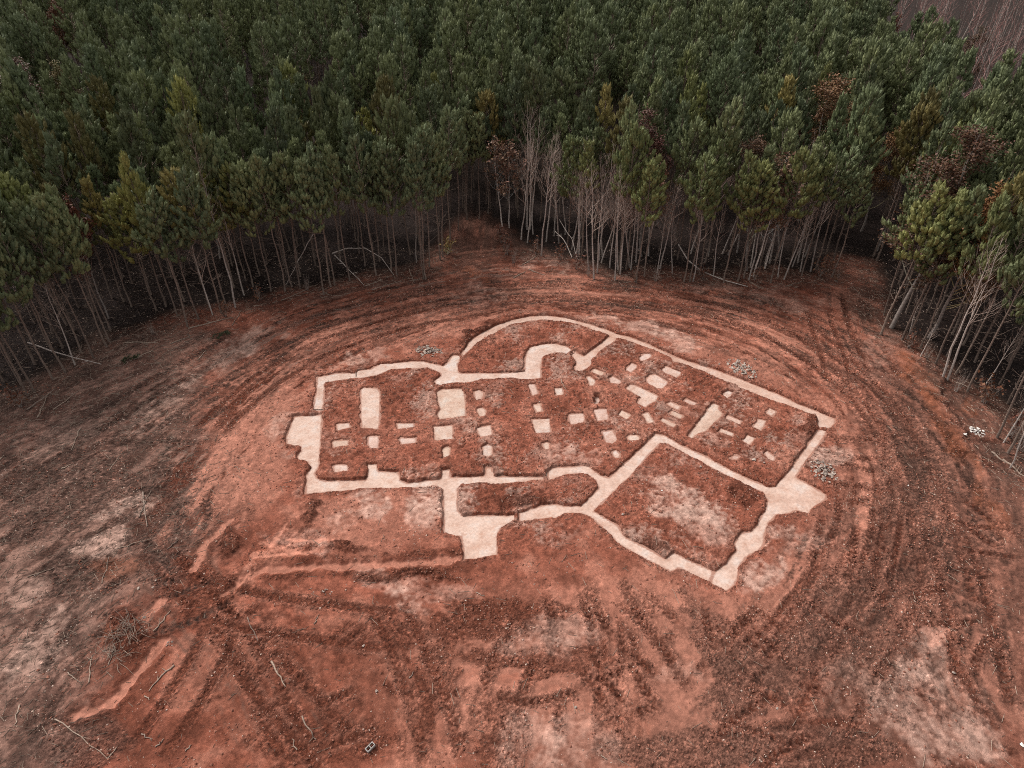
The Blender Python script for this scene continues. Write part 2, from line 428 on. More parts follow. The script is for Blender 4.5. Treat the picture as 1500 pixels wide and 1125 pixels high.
band([(690,440),(688,390),(692,340),(702,290)], 4.0, 12, .6, BROWN * .6, BROWN * 1.3, .06)
mixc(ell(690, 370, 40, 30) * .6, BROWN * .9)
band([(0,1125),(60,1010),(130,930),(230,850)], 6, 13, .6, BROWN * .6, GREY * 1.5, .08)
band([(450,1130),(500,1040),(420,940),(330,900)], 4, 14, .35, DARK, RED * 1.1, .05)

for k, (ln, g, w_, lg) in enumerate([
 ([(-40,800),(120,690),(260,590),(380,505),(520,452),(680,425)], 2.1, .5, .02),
 ([(-40,730),(110,640),(240,560),(360,490)], 2.0, .5, .02),
 ([(700,428),(880,426),(1050,452),(1180,505),(1290,600),(1360,720),(1390,880)], 2.2, .55, .02),
 ([(1160,470),(1200,500),(1240,540),(1290,590),(1330,660)], 2.0, .55, .02),
 ([(1195,450),(1215,500),(1230,560)], 1.7, .45, .0),
 ([(1250,430),(1262,480),(1300,560)], 1.9, .5, .0),
 ([(300,640),(380,560),(480,505),(600,468),(720,450)], 2.0, .45, .0),
 ([(430,530),(520,490),(610,465)], 1.9, .4, .0),
 ([(1225,770),(1180,850),(1135,915),(1060,960)], 0, .4, .0),
 ([(1265,760),(1215,870),(1130,960),(1040,1010)], 0, .4, .02),
 ([(210,790),(270,850),(330,915),(390,1000),(440,1120)], 1.1, .55, .05),
 ([(245,800),(300,860),(360,930)], 0, .5, .05),
 ([(330,905),(300,980),(250,1050),(200,1125)], 1.6, .45, .0),
 ([(350,930),(400,1000),(460,1060),(520,1140)], 1.8, .5, .0),
 ([(250,870),(420,905),(600,925)], 2.0, .5, .0),
 ([(560,870),(600,960),(640,1060),(650,1140)], 1.5, .5, .035),
 ([(895,890),(893,1000),(896,1125)], .9, .4, .03),
 ([(770,930),(735,1010),(720,1100)], 1.8, .5, .045),
 ([(830,960),(880,1010),(900,1090)], 0, .5, .045),
 ([(920,850),(985,905),(1040,960)], 0, .5, .05),
 ([(890,870),(960,930),(1010,1000)], 0, .5, .05),
 ([(1100,1090),(1180,1080),(1250,1075),(1310,1085)], 1.2, .5, .0),
 ([(1060,900),(1120,980),(1230,1060)], 1.9, .5, .04),
 ([(1240,800),(1180,940),(1120,1060)], 1.9, .5, .045),
 ([(1330,760),(1300,900),(1230,1020),(1180,1120)], 2.0, .5, .045),
 ([(1380,760),(1420,900),(1450,1050)], 2.0, .5, .03),
 ([(1290,830),(1350,930),(1440,1100)], 1.9, .5, .03),
 ([(120,760),(200,715),(250,705),(285,735),(280,790)], 1.6, .5, .03),
 ([(60,860),(150,790),(230,760)], 1.7, .5, .02),
 ([(30,1010),(70,930),(130,860),(200,820)], 1.5, .5, .0)]):
    rut(ln, g, w_, 100 + k * 3, .065, .8, GREY * .62 if max(p[0] for p in ln[:3]) < 300 else None, lg)

for cx, cy, rx, ry, an, am in [(790,965,130,24,0,.8),(720,905,70,34,0,.8),(735,1085,50,60,0,.7),(1010,1095,170,36,0,.7),(1120,985,110,60,-25,.8),(1260,940,80,120,-30,.7),(1190,1095,160,40,0,.7),(635,1000,34,90,15,.7),(300,860,60,36,40,.8),(1040,930,22,80,-35,.6),(1340,760,60,160,0,.55),(480,1090,120,40,0,.5),(560,930,90,26,0,.6),(230,770,50,90,0,.6),(100,720,110,60,-25,.6),(120,1080,90,50,0,.6)]:
    e = ell(cx, cy, rx, ry, an)
    k = sstep(.25, .75, e + (f3 - .5) * 1.0 + (f2 - .5) * .8) * sstep(0, .3, e)
    mixc(k * am * .7, (BROWN * 1.15 if cx > 980 else GREY * .95) if cx > 980 or cx < 260 else DARK * 1.35)
    rough = np.maximum(rough, k * 1.1)
rr_ = random.Random(21)
for k in range(76):
    u0, v0 = rr_.uniform(360, 1480), rr_.uniform(880, 1120)
    if k % 3 == 0:
        u0, v0 = rr_.uniform(1180, 1470), rr_.uniform(620, 980)
    if k % 7 == 0:
        u0, v0 = rr_.uniform(20, 300), rr_.uniform(640, 900)
    aim = math.atan2(v0 - 640, (u0 - 800)) + rr_.choice([0, 0, .5, -.5, 1.4])
    L_ = rr_.uniform(60, 170)
    cu = rr_.uniform(-.5, .5)
    ln = [(u0 + L_ * t * math.cos(aim + cu * t), v0 + L_ * t * .8 * math.sin(aim + cu * t)) for t in (-.5, -.25, 0, .25, .5)]
    rut(ln, rr_.choice([0, 1.8, 2.0]), rr_.uniform(.38, .55), 300 + k,   .06, .92, DARK * .95 if u0 > 340 else GREY * .65, rr_.choice([.04, .05, .06]))

# pale powdery and grey clay patches
for cx, cy, rx, ry, an, am in [(1000,735,55,24,25,.75),(1030,770,45,20,25,.5),(640,728,34,22,0,.85),(545,745,26,20,0,.7),(615,755,22,16,0,.6),(500,765,20,14,0,.45),(830,925,55,16,5,.36),(800,945,60,14,0,.3),(780,1090,45,40,0,.36),(850,1100,50,40,0,.35),(1370,1050,90,55,20,.42),(1400,1090,60,30,0,.3),(1345,960,35,25,0,.4),(1365,935,18,14,0,.8),(1115,845,28,20,-30,.7),(1135,775,24,14,0,.6),(1180,790,40,14,-15,.35),(1220,665,26,14,0,.55),(945,478,42,10,14,.55),(985,500,34,9,20,.55),(870,466,40,5,10,.4),(525,532,22,8,-5,.7),(555,519,14,6,0,.4),(645,488,14,5,0,.3),(185,745,45,10,-15,.6),(150,795,42,16,-20,.6),(60,945,22,60,40,.5),(35,860,30,20,-30,.35),(240,590,70,10,-38,.4),(330,520,70,12,-38,.45),(380,495,40,10,-30,.4),(560,850,40,14,30,.5),(640,865,60,12,0,.3),(590,880,26,10,25,.4),(470,800,10,18,20,.5),(430,790,40,10,10,.35),(410,625,20,16,0,.55),(1050,645,20,10,0,.5),(1095,425,70,8,3,.3),(820,385,55,8,0,.5),(700,430,35,14,0,.3),(1290,500,22,45,10,.25),(1150,445,50,8,5,.3),(815,665,30,10,0,.4),(855,670,30,9,0,.45),(1010,605,20,8,0,.2),(985,660,14,8,20,.3),(470,645,10,20,0,.3),(100,640,60,16,-25,.25),(950,800,50,14,25,.5),(1230,1000,30,30,0,.2),(990,985,30,14,0,.25)]:
    e = ell(cx, cy, rx * 1.35, ry * 1.35, an)
    k = e * .8 + (f3 - .5) * 1.3 + (f4 - .5) * .8 + (f2 - .5) * 1.6
    mixc(sstep(.0, 1.25, k) * am * .95 * sstep(0, .8, e), PALE)
    rough *= 1 - .4 * e
# salmon clay where machines scraped the soil smooth
for cx, cy, rx, ry, an, am in [(920,1000,22,34,20,.6),(690,1020,26,24,0,.45),(700,1060,18,30,0,.4),(960,870,50,30,20,.35),(1365,932,20,20,30,.5),(1010,1020,20,24,0,.35),(600,1050,24,40,10,.25),(880,870,70,24,0,.3),(700,395,14,10,0,.5),(1430,530,26,10,20,.0),(480,500,50,12,-20,.3),(900,1060,60,30,0,.25),(1240,640,14,30,10,.25)]:
    e = ell(cx, cy, rx, ry, an)
    mixc(sstep(.2, .9, e + (f3 - .5) * .8 + (f4 - .5) * .6) * am * 1.2 * sstep(0, .4, e), CLAY * .95)
    rough *= 1 - .7 * e * am
# loose rust soil along the right bank
for cx, cy, rx, ry, an, am in [(1350,560,16,60,-38,.6),(1400,650,14,60,-35,.5),(1425,598,16,9,0,.5),(700,400,16,8,0,.5),(1450,745,12,50,-25,.4),(170,830,40,20,0,.35),(160,930,14,14,0,.4)]:
    mixc(ell(cx, cy, rx, ry, an) * am, RUST)

# shallow scraped trenches without concrete
def scrape(px_line, w, depth, amt=.85, c=None, seed=0, berm=.1):
    global H
    ln = chaikin(unproj(px_line), 2)
    lo, hi = ln.min(0) - 2, ln.max(0) + 2
    m = np.where((nx > lo[0]) & (nx < hi[0]) & (ny > lo[1]) & (ny < hi[1]))[0]
    S, T, L = polyline_st(nx[m], ny[m], ln)
    t = np.abs(T) + (fbm(nx[m] * 2.6, ny[m] * 2.6, 4, seed) - .5) * .5
    a = sstep(w * .5 + .06, w * .5 - .06, t)
    b = np.exp(-((t - w * .5 - .3) / .22) ** 2) * fbm(nx[m] * 1.3, ny[m] * 1.3, 2, seed + 5)
    H[m] += -a * depth * .55 + b * berm * .7
    wt = np.zeros(len(ni))
    wt[m] = b * .9
    mixc(wt * min(1, berm * 8), DARK * 1.1)
    wt[:] = 0
    wt[m] = a * amt
    mixc(wt, CLAY * .96 if c is None else c)
    rough[m] = np.maximum(rough[m] * (1 - a), b * 1.2)

scrape([(112,1045),(150,1035),(180,1010),(215,965),(240,938)], .5, .22, .85, None, 1, .16)
scrape([(203,908),(222,895),(236,880)], .5, .12, .9, None, 2, .08)
scrape([(284,835),(292,818),(300,796),(318,782),(338,762)], .42, .12, .95, None, 3, .08)
scrape([(327,870),(350,852),(380,834),(440,830),(520,829),(600,824),(678,817)], .48, .2, .75, None, 4, .2)
for i, (a, b) in enumerate([((350,850),(372,812)),((372,812),(440,792)),((385,795),(450,812)),((415,772),(462,790)),((370,815),(470,806)),((395,800),(418,770)),((345,775),(358,752)),((335,745),(345,725)),((420,790),(485,790))]):
    scrape([a, ((a[0] + b[0]) / 2 + 2, (a[1] + b[1]) / 2 + 1), b], .24, .06, .7, CLAY * (1.0 + .12 * (i % 3)), 10 + i, .0)
# spoil banks
for cx, cy, rx, ry, an, hh in [(452,752,13,34,25,.25),(500,802,24,12,0,.3),(600,843,90,7,0,.12),(330,800,22,16,-30,.25),(190,930,34,40,-45,.35),(700,487,30,7,-35,.2),(760,735,60,10,0,.2),(1090,720,26,16,20,.15),(960,800,30,10,25,.1),(1190,620,14,26,25,.2)]:
    e = ell(cx, cy, rx, ry, an)
    mixc(e * .75, DARK * 1.05)
    H += e * hh * (.5 + f3)
    rough = np.maximum(rough, e * 1.2)

# forest floor and the littered rim of the clearing
rim = sstep(-3.0, .4, d_clear)
mixc(rim * .7 * sstep(.25, .55, f3 * .5 + f2 * .5), LITTER * 3.4)
mixc(sstep(.35, .7, f3) * rim * .35, GREY)
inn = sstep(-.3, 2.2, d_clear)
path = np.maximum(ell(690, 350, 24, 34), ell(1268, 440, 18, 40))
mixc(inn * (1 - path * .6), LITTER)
mixc(path * .5, BROWN * .85)
rough = np.maximum(rough, rim * .7)
H += rim * (f3 - .5) * .15
bank = ell(1360, 560, 16, 75, -38) * .35 + ell(1415, 660, 12, 70, -32) * .3
H += bank * (.6 + .4 * f2)

# ------------------------------------------------------------------ cut the footing trenches
def trench_field(polys, z, seed):
    d = np.full(len(ni), 9.0)
    for p in polys:
        for zz in (0.0, z):
            q = unproj(p, zz)
            lo, hi = q.min(0) - 1.5, q.max(0) + 1.5
            m = np.where((nx > lo[0]) & (nx < hi[0]) & (ny > lo[1]) & (ny < hi[1]))[0]
            d[m] = np.minimum(d[m], poly_sdf(nx[m], ny[m], q))
    return d

d_all = np.full(len(ni), 9.0)
edge_n = (fbm(nx * 1.7, ny * 1.7, 4, 77, .65) - .5) * .34
edge_p = (fbm(nx * 3.2, ny * 3.2, 3, 78, .6) - .5) * .26
WALL = .04
STRIPS = [("west", STRIP_WEST, -.17), ("east", STRIP_EAST, -.13), ("northwest", STRIP_NORTHWEST, -.11), ("northeast", STRIP_NORTHEAST, -.16)]
for nm, polys, z in STRIPS:
    d = trench_field(polys, z, 1)
    d_all = np.minimum(d_all, d)
    a = sstep(WALL, -WALL, d + edge_n)
    far = np.exp(-(np.maximum(d, 0) / .32) ** 2) * (1 - a)
    H = H * (1 - far * .75) + far * (f2 * .5 + f3 * .5 - .45) * .10
    H = H * (1 - a) + (z - .14) * a
    mixc(far * .25 * sstep(.45, .6, f3), DARK * 1.3)
    mixc(far * .4 * sstep(.58, .4, f3), CLAY * .75)
    rough = np.maximum(rough, far * 1.1)
for poly, lab, dep in PADS:
    z = -dep
    q = unproj(poly, z)
    lo, hi = q.min(0) - 1.2, q.max(0) + 1.2
    m = np.where((nx > lo[0]) & (nx < hi[0]) & (ny > lo[1]) & (ny < hi[1]))[0]
    d = np.minimum(poly_sdf(nx[m], ny[m], q), poly_sdf(nx[m], ny[m], unproj(poly, 0.0)))
    d_all[m] = np.minimum(d_all[m], d)
    # level the soil round the pad, then cut down to it
    lev = np.exp(-(np.maximum(d, 0) / .28) ** 2)
    H[m] = H[m] * (1 - lev * .8)
    a = sstep(WALL, -WALL, d + edge_p[m])
    H[m] = H[m] * (1 - a) + (z - .14) * a
    w = np.zeros(len(ni))
    w[m] = lev * (1 - a) * .45
    mixc(w, CLAY * .72)

# machines went round and round the house: streaks follow that ring
ex_, ey_ = (nx - 4.5) / 1.2, ny - 36.0
er, et = np.hypot(ex_, ey_), np.arctan2(ey_, ex_)
er = er + (fbm(nx * .1, ny * .1, 2, 131) - .5) * 2.2
s1 = fbm(et * 5, er * 2.2, 4, 132, .6)
s2 = fbm(et * 22, er * 6.5, 3, 133, .6)
outside = sstep(.3, 2.2, d_house) * (1 - inn)
keep_ = np.maximum(sstep(800, 620, nv + (f1 - .5) * 200) * (.35 + .65 * sstep(330, 480, nu)), sstep(1130, 1260, nu) * sstep(1050, 800, nv))
outside = outside * (keep_ * .8 + .12)
mixc(outside * sstep(.47, .34, s1) * .38, BROWN * .95)
mixc(outside * sstep(.55, .67, s1) * .4, CLAY * .8)
H += outside * ((s1 - .5) * .05 + (s2 - .5) * .04)
lum = 1 + .35 * (f3 - .5) + .45 * (f4 - .5) + outside * ((s1 - .5) * .4 + (s2 - .5) * .8)
colr = colr * np.clip(lum * (1 - inn) + inn, .5, 1.7)[:, None]
lv = colr.mean(1)
colr = colr * np.where(inn < .5, np.clip((lv / .095) ** .16, .75, 1.25), 1.0)[:, None]
ch = np.clip(rough, 0, 1) * sstep(.0, .12, d_all)
cz = sstep(.25, .85, ch) * (1 - inn) * (1 - rim * .7) * (.3 + .7 * sstep(.36, .56, f2 * .5 + s1 * .5))
crumb = 1 - .52 * (1 - hm * .5) * sstep(.44, .2, f5 * .7 + f4 * .3) + .75 * sstep(.72, .88, f5 * .75 + f4 * .25)
colr = colr * (1 + cz * (crumb - 1))[:, None]
H += cz * (f5 - .5) * .05
H += ch * (1 - inn) * ((fbm(nx * 4.2, ny * 4.2, 2, 120) - .5) * .11 + (fbm(nx * 1.9, ny * 1.9, 3, 121) - .5) * .07)

Z = np.zeros(NV)
fl = ~near
Z[fl] = (fbm(X[fl] * .22, Y[fl] * .22, 4, 1) - .5) * .22
Z[ni] = H
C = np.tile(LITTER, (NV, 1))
back = Y <= 5
C[back] = RED * .8
C[ni] = np.clip(colr, .01, .7)
RG = np.full(NV, .6)
RG[ni] = np.clip(rough, 0, 1)
ZG = Z.reshape(GX.shape)

def ground_z(x, y):
    x, y = np.atleast_1d(np.asarray(x, float)), np.atleast_1d(np.asarray(y, float))
    i = np.clip(np.searchsorted(gx, x) - 1, 0, len(gx) - 2)
    j = np.clip(np.searchsorted(gy, y) - 1, 0, len(gy) - 2)
    fx, fy = (x - gx[i]) / (gx[i + 1] - gx[i]), (y - gy[j]) / (gy[j + 1] - gy[j])
    a = ZG[j, i] * (1 - fx) + ZG[j, i + 1] * fx
    b = ZG[j + 1, i] * (1 - fx) + ZG[j + 1, i + 1] * fx
    return a * (1 - fy) + b * fy

# ------------------------------------------------------------------ materials
def new_mat(name, rough=.9, spec=.2):
    m = bpy.data.materials.new(name)
    m.use_nodes = True
    nt = m.node_tree
    b = nt.nodes['Principled BSDF']
    b.inputs['Roughness'].default_value = rough
    b.inputs['Specular IOR Level'].default_value = spec
    return m, nt, b

def nd(nt, t, **kw):
    n = nt.nodes.new(t)
    for k, v in kw.items():
        setattr(n, k, v)
    return n

def noise(nt, scale, detail=4, rough=.6, vec=None):
    n = nd(nt, 'ShaderNodeTexNoise')
    n.inputs['Scale'].default_value = scale
    n.inputs['Detail'].default_value = detail
    n.inputs['Roughness'].default_value = rough
    if vec is not None:
        nt.links.new(vec, n.inputs['Vector'])
    return n

def ramp(nt, fac, stops):
    r = nd(nt, 'ShaderNodeValToRGB')
    el = r.color_ramp.elements
    while len(el) < len(stops):
        el.new(.5)
    for e, (p, c) in zip(el, stops):
        e.position = p
        e.color = (c, c, c, 1) if not hasattr(c, '__len__') else (*c, 1)
    nt.links.new(fac, r.inputs['Fac'])
    return r

def mixn(nt, mode, fac, a, b):
    n = nd(nt, 'ShaderNodeMix', data_type='RGBA', blend_type=mode)
    for sock, val in ((n.inputs[0], fac), (n.inputs[6], a), (n.inputs[7], b)):
        if hasattr(val, 'links') or hasattr(val, 'is_linked'):
            nt.links.new(val, sock)
        elif hasattr(val, '__len__'):
            sock.default_value = (*val, 1)
        else:
            sock.default_value = val
    return n.outputs[2]

# soil
M_SOIL, nt, bs = new_mat("red_soil", .95, .12)
geo = nd(nt, 'ShaderNodeNewGeometry')
at = nd(nt, 'ShaderNodeAttribute', attribute_name='soil')
ar = nd(nt, 'ShaderNodeAttribute', attribute_name='clod')
n1 = noise(nt, 2.3, 6, .65, geo.outputs['Position'])
n2 = noise(nt, 7.5, 5, .75, geo.outputs['Position'])
n3 = noise(nt, 5.0, 3, .5, geo.outputs['Position'])
c = mixn(nt, 'MULTIPLY', 1.0, at.outputs['Color'], ramp(nt, n1.outputs['Fac'], [(.3, .72), (.7, 1.28)]).outputs['Color'])
clf = nd(nt, 'ShaderNodeMapRange')
clf.inputs['From Min'].default_value, clf.inputs['From Max'].default_value = .1, .9
clf.inputs['To Min'].default_value, clf.inputs['To Max'].default_value = .16, .8
nt.links.new(ar.outputs['Fac'], clf.inputs['Value'])
c = mixn(nt, 'MULTIPLY', clf.outputs['Result'], c, ramp(nt, n2.outputs['Fac'], [(.36, .3), (.47, .9), (.55, 1.1), (.66, 1.9)]).outputs['Color'])
vor = nd(nt, 'ShaderNodeTexVoronoi')
vor.inputs['Scale'].default_value = 5.5
nt.links.new(geo.outputs['Position'], vor.inputs['Vector'])
spk = ramp(nt, vor.outputs['Distance'], [(.0, 1.0), (.13, 1.0), (.2, 0.0)])
gate = ramp(nt, n3.outputs['Fac'], [(.52, 0.0), (.62, .5)])
sp = nd(nt, 'ShaderNodeMath', operation='MULTIPLY')
nt.links.new(spk.outputs['Color'], sp.inputs[0])
nt.links.new(gate.outputs['Color'], sp.inputs[1])
c = mixn(nt, 'MIX', sp.outputs[0], c, (.36, .2, .15))
nt.links.new(c, bs.inputs['Base Color'])
bmp = nd(nt, 'ShaderNodeBump')
bmp.inputs['Strength'].default_value = 1.0
bmp.inputs['Distance'].default_value = .09
hm1 = noise(nt, 9.0, 6, .72, geo.outputs['Position'])
mm = nd(nt, 'ShaderNodeMath', operation='MULTIPLY')
ad = nd(nt, 'ShaderNodeMath', operation='ADD')
ad.inputs[1].default_value = .35
nt.links.new(ar.outputs['Fac'], ad.inputs[0])
nt.links.new(hm1.outputs['Fac'], mm.inputs[0])
nt.links.new(ad.outputs[0], mm.inputs[1])
nt.links.new(mm.outputs[0], bmp.inputs['Height'])
nt.links.new(bmp.outputs['Normal'], bs.inputs['Normal'])

# concrete
M_CONC, nt, bs = new_mat("footing_concrete", .85, .25)
geo = nd(nt, 'ShaderNodeNewGeometry')
oi = nd(nt, 'ShaderNodeObjectInfo')
n1 = noise(nt, .8, 6, .7, geo.outputs['Position'])
n2 = noise(nt, 6.0, 5, .7, geo.outputs['Position'])
n3 = noise(nt, 1.7, 6, .75, geo.outputs['Position'])
c = ramp(nt, n1.outputs['Fac'], [(.35, (.43, .285, .225)), (.52, (.51, .37, .305)), (.66, (.50, .415, .37))]).outputs['Color']
c = mixn(nt, 'MULTIPLY', 1.0, c, ramp(nt, n2.outputs['Fac'], [(.28, .78), (.6, 1.08)]).outputs['Color'])
c = mixn(nt, 'MIX', ramp(nt, n3.outputs['Fac'], [(.50, 0.0), (.72, .75)]).outputs['Color'], c, (.36, .19, .13))
c = mixn(nt, 'MULTIPLY', .6, c, oi.outputs['Color'])
dt = nd(nt, 'ShaderNodeAttribute', attribute_name='dirt')
n4 = noise(nt, 3.2, 5, .7, geo.outputs['Position'])
dm = nd(nt, 'ShaderNodeMath', operation='ADD')
nt.links.new(dt.outputs['Fac'], dm.inputs[0])
nt.links.new(n4.outputs['Fac'], dm.inputs[1])
c = mixn(nt, 'MIX', ramp(nt, dm.outputs[0], [(.68, 0.0), (1.0, .8)]).outputs['Color'], c, (.27, .12, .08))
nt.links.new(c, bs.inputs['Base Color'])
bmp = nd(nt, 'ShaderNodeBump')
bmp.inputs['Strength'].default_value = .3
bmp.inputs['Distance'].default_value = .02
nt.links.new(n2.outputs['Fac'], bmp.inputs['Height'])
nt.links.new(bmp.outputs['Normal'], bs.inputs['Normal'])

def simple_mat(name, dark, light, scale, rough=.9, random_amt=.0, objcol=False, bump=.0):
    m, nt, bs = new_mat(name, rough, .15)
    tc = nd(nt, 'ShaderNodeTexCoord')
    n = noise(nt, scale, 4, .65, tc.outputs['Object'])
    c = ramp(nt, n.outputs['Fac'], [(.3, dark), (.7, light)]).outputs['Color']
    if random_amt:
        oi = nd(nt, 'ShaderNodeObjectInfo')
        lo, hi = 1 - random_amt, 1 + random_amt
        c = mixn(nt, 'MULTIPLY', 1.0, c, ramp(nt, oi.outputs['Random'], [(0, (lo, lo * .98, lo * .96)), (1, (hi, hi, hi * .97))]).outputs['Color'])
    if objcol:
        oi2 = nd(nt, 'ShaderNodeObjectInfo')
        c = mixn(nt, 'MULTIPLY', 1.0, c, oi2.outputs['Color'])
    nt.links.new(c, bs.inputs['Base Color'])
    if bump:
        b = nd(nt, 'ShaderNodeBump')
        b.inputs['Strength'].default_value = bump
        b.inputs['Distance'].default_value = .03
        nt.links.new(n.outputs['Fac'], b.inputs['Height'])
        nt.links.new(b.outputs['Normal'], bs.inputs['Normal'])
    return m

M_PBARK = simple_mat("pine_bark", (.10, .072, .058), (.27, .20, .165), 9, .95, .2)
M_GBARK = simple_mat("pale_bark", (.26, .21, .18), (.54, .46, .42), 6, .9, .15, True)
M_WOOD = simple_mat("weathered_wood", (.16, .11, .085), (.36, .27, .215), 7, .9, .2)
M_STONE = simple_mat("broken_stone", (.22, .165, .14), (.44, .36, .31), 3, .9, .25)
M_WHITE = simple_mat("white_debris", (.5, .46, .43), (.72, .68, .64), 3, .8, .12)
M_CLOD = simple_mat("soil_clod", (.075, .024, .015), (.36, .155, .105), 9, .95)
M_CHIP = simple_mat("pale_chips", (.36, .23, .17), (.62, .48, .40), 1.1, .9)
M_BLOCK = simple_mat("block_concrete", (.24, .21, .19), (.42, .38, .35), 14, .9, .0, False, .4)

def needle_mat(name, a, b, rnd):
    m, nt, bs = new_mat(name, .6, .25)
    oi = nd(nt, 'ShaderNodeObjectInfo')
    at = nd(nt, 'ShaderNodeAttribute', attribute_name='tint')
    geo = nd(nt, 'ShaderNodeNewGeometry')
    c = mixn(nt, 'MIX', oi.outputs['Random'], a, b)
    c = mixn(nt, 'MULTIPLY', 1.0, c, at.outputs['Color'])
    c = mixn(nt, 'MULTIPLY', 1.0, c, oi.outputs['Color'])
    nt.links.new(c, bs.inputs['Base Color'])
    return m

M_NEEDLE = needle_mat("pine_needles", (.098, .120, .064), (.145, .158, .073), 1)
M_LEAF = needle_mat("dry_leaves", (.15, .066, .04), (.20, .10, .058), 1)
M_FLOORLEAF = simple_mat("floor_leaves", (.035, .021, .015), (.12, .075, .052), .8, .9)

# ------------------------------------------------------------------ mesh helpers
def mesh_from(name, V, F, mats, mat_idx=None, tint=None, smooth=True):
    me = bpy.data.meshes.new(name)
    V = np.asarray(V, np.float32)
    if isinstance(F, np.ndarray):
        nf, k = F.shape
        me.vertices.add(len(V))
        me.vertices.foreach_set('co', V.ravel())
        me.loops.add(nf * k)
        me.loops.foreach_set('vertex_index', F.ravel().astype(np.int32))
        me.polygons.add(nf)
        me.polygons.foreach_set('loop_start', np.arange(0, nf * k, k, dtype=np.int32))
        me.polygons.foreach_set('loop_total', np.full(nf, k, np.int32))
    else:
        me.from_pydata([tuple(v) for v in V], [], F)
    if tint is not None:
        a = me.attributes.new('tint', 'FLOAT_COLOR', 'POINT')
        a.data.foreach_set('color', np.asarray(tint, np.float32).ravel())
    me.update(calc_edges=True)
    me.validate()
    for m in (mats if isinstance(mats, (list, tuple)) else [mats]):
        me.materials.append(m)
    if mat_idx is not None:
        me.polygons.foreach_set('material_index', np.asarray(mat_idx, np.int32))
    me.polygons.foreach_set('use_smooth', np.full(len(me.polygons), smooth))
    return me

def link(name, me, parent=None, loc=(0, 0, 0)):
    o = bpy.data.objects.new(name, me)
    COL.objects.link(o)
    o.location = loc
    if parent is not None:
        o.parent = parent
    return o

def tag(o, label=None, cat=None, group=None, kind=None):
    if label: o['label'] = label
    if cat: o['category'] = cat
    if group: o['group'] = group
    if kind: o['kind'] = kind
    return o

def thing(name, loc, label, cat, group=None, rz=0.0):
    o = bpy.data.objects.new(name, None)
    o.empty_display_size = .3
    COL.objects.link(o)
    o.location = loc
    o.rotation_euler = (0, 0, rz)
    return tag(o, label, cat, group)

class MB:
    """collects tubes and small faces as quads"""
    def __init__(self):
        self.V, self.F, self.M, self.T, self.n = [], [], [], [], 0
    def add(self, V, F, mat=0, tint=(1, 1, 1, 1)):
        V = np.asarray(V, float)
        F = np.asarray(F, int)
        if F.shape[1] == 3:
            F = np.hstack([F, F[:, 2:3]])
        self.V.append(V)
        self.F.append(F + self.n)
        self.M.append(np.full(len(F), mat))
        t = np.asarray(tint, float)
        self.T.append(np.tile(t, (len(V), 1)) if t.ndim == 1 else t)
        self.n += len(V)
    def tube(self, pts, radii, sides=5, mat=0, tint=(1, 1, 1, 1)):
        pts = np.asarray(pts, float)
        n = len(pts)
        tg = np.gradient(pts, axis=0)
        tg /= np.linalg.norm(tg, axis=1)[:, None] + 1e-9
        ref = np.array([0, 0, 1.]) if abs(tg[0][2]) < .8 else np.array([1., 0, 0])
        u = np.cross(tg, ref)
        u /= np.linalg.norm(u, axis=1)[:, None] + 1e-9
        w = np.cross(tg, u)
        a = np.linspace(0, 2 * math.pi, sides, endpoint=False)
        r = np.asarray(radii, float)[:, None, None]
        ring = pts[:, None] + r * (u[:, None] * np.cos(a)[None, :, None] + w[:, None] * np.sin(a)[None, :, None])
        idx = np.arange(n * sides).reshape(n, sides)
        nx_ = np.roll(idx, -1, 1)
        F = np.stack([idx[:-1], nx_[:-1], nx_[1:], idx[1:]], -1).reshape(-1, 4)
        self.add(ring.reshape(-1, 3), F, mat, tint)
    def mesh(self, name, mats, smooth=True):
        V, F, M, T = np.vstack(self.V), np.vstack(self.F), np.concatenate(self.M), np.vstack(self.T)
        me = bpy.data.meshes.new(name)
        tri = F[:, 2] == F[:, 3]
        tot = np.where(tri, 3, 4)
        keep = np.ones_like(F, bool)
        keep[tri, 3] = False
        me.vertices.add(len(V))
        me.vertices.foreach_set('co', V.astype(np.float32).ravel())
        me.loops.add(int(tot.sum()))
        me.loops.foreach_set('vertex_index', F[keep].astype(np.int32))
        me.polygons.add(len(F))
        me.polygons.foreach_set('loop_start', np.concatenate([[0], np.cumsum(tot)[:-1]]).astype(np.int32))
        me.polygons.foreach_set('loop_total', tot.astype(np.int32))
        a = me.attributes.new('tint', 'FLOAT_COLOR', 'POINT')
        a.data.foreach_set('color', T.astype(np.float32).ravel())
        me.update(calc_edges=True)
        for m in mats:
            me.materials.append(m)
        me.polygons.foreach_set('material_index', M.astype(np.int32))
        me.polygons.foreach_set('use_smooth', np.full(len(F), smooth))
        return me

# ------------------------------------------------------------------ ground sheet
ii = np.arange(NV).reshape(GX.shape)
quads = np.stack([ii[:-1, :-1], ii[:-1, 1:], ii[1:, 1:], ii[1:, :-1]], -1).reshape(-1, 4)
gme = mesh_from("ground", np.stack([X, Y, Z], 1), quads, M_SOIL)
ca = gme.attributes.new('soil', 'FLOAT_COLOR', 'POINT')
ca.data.foreach_set('color', np.hstack([C, np.ones((NV, 1))]).astype(np.float32).ravel())
ra = gme.attributes.new('clod', 'FLOAT', 'POINT')
ra.data.foreach_set('value', RG.astype(np.float32))
tag(link("ground", gme), "bare red clay clearing with wheel tracks, dug trenches and littered rim", None, None, "structure")

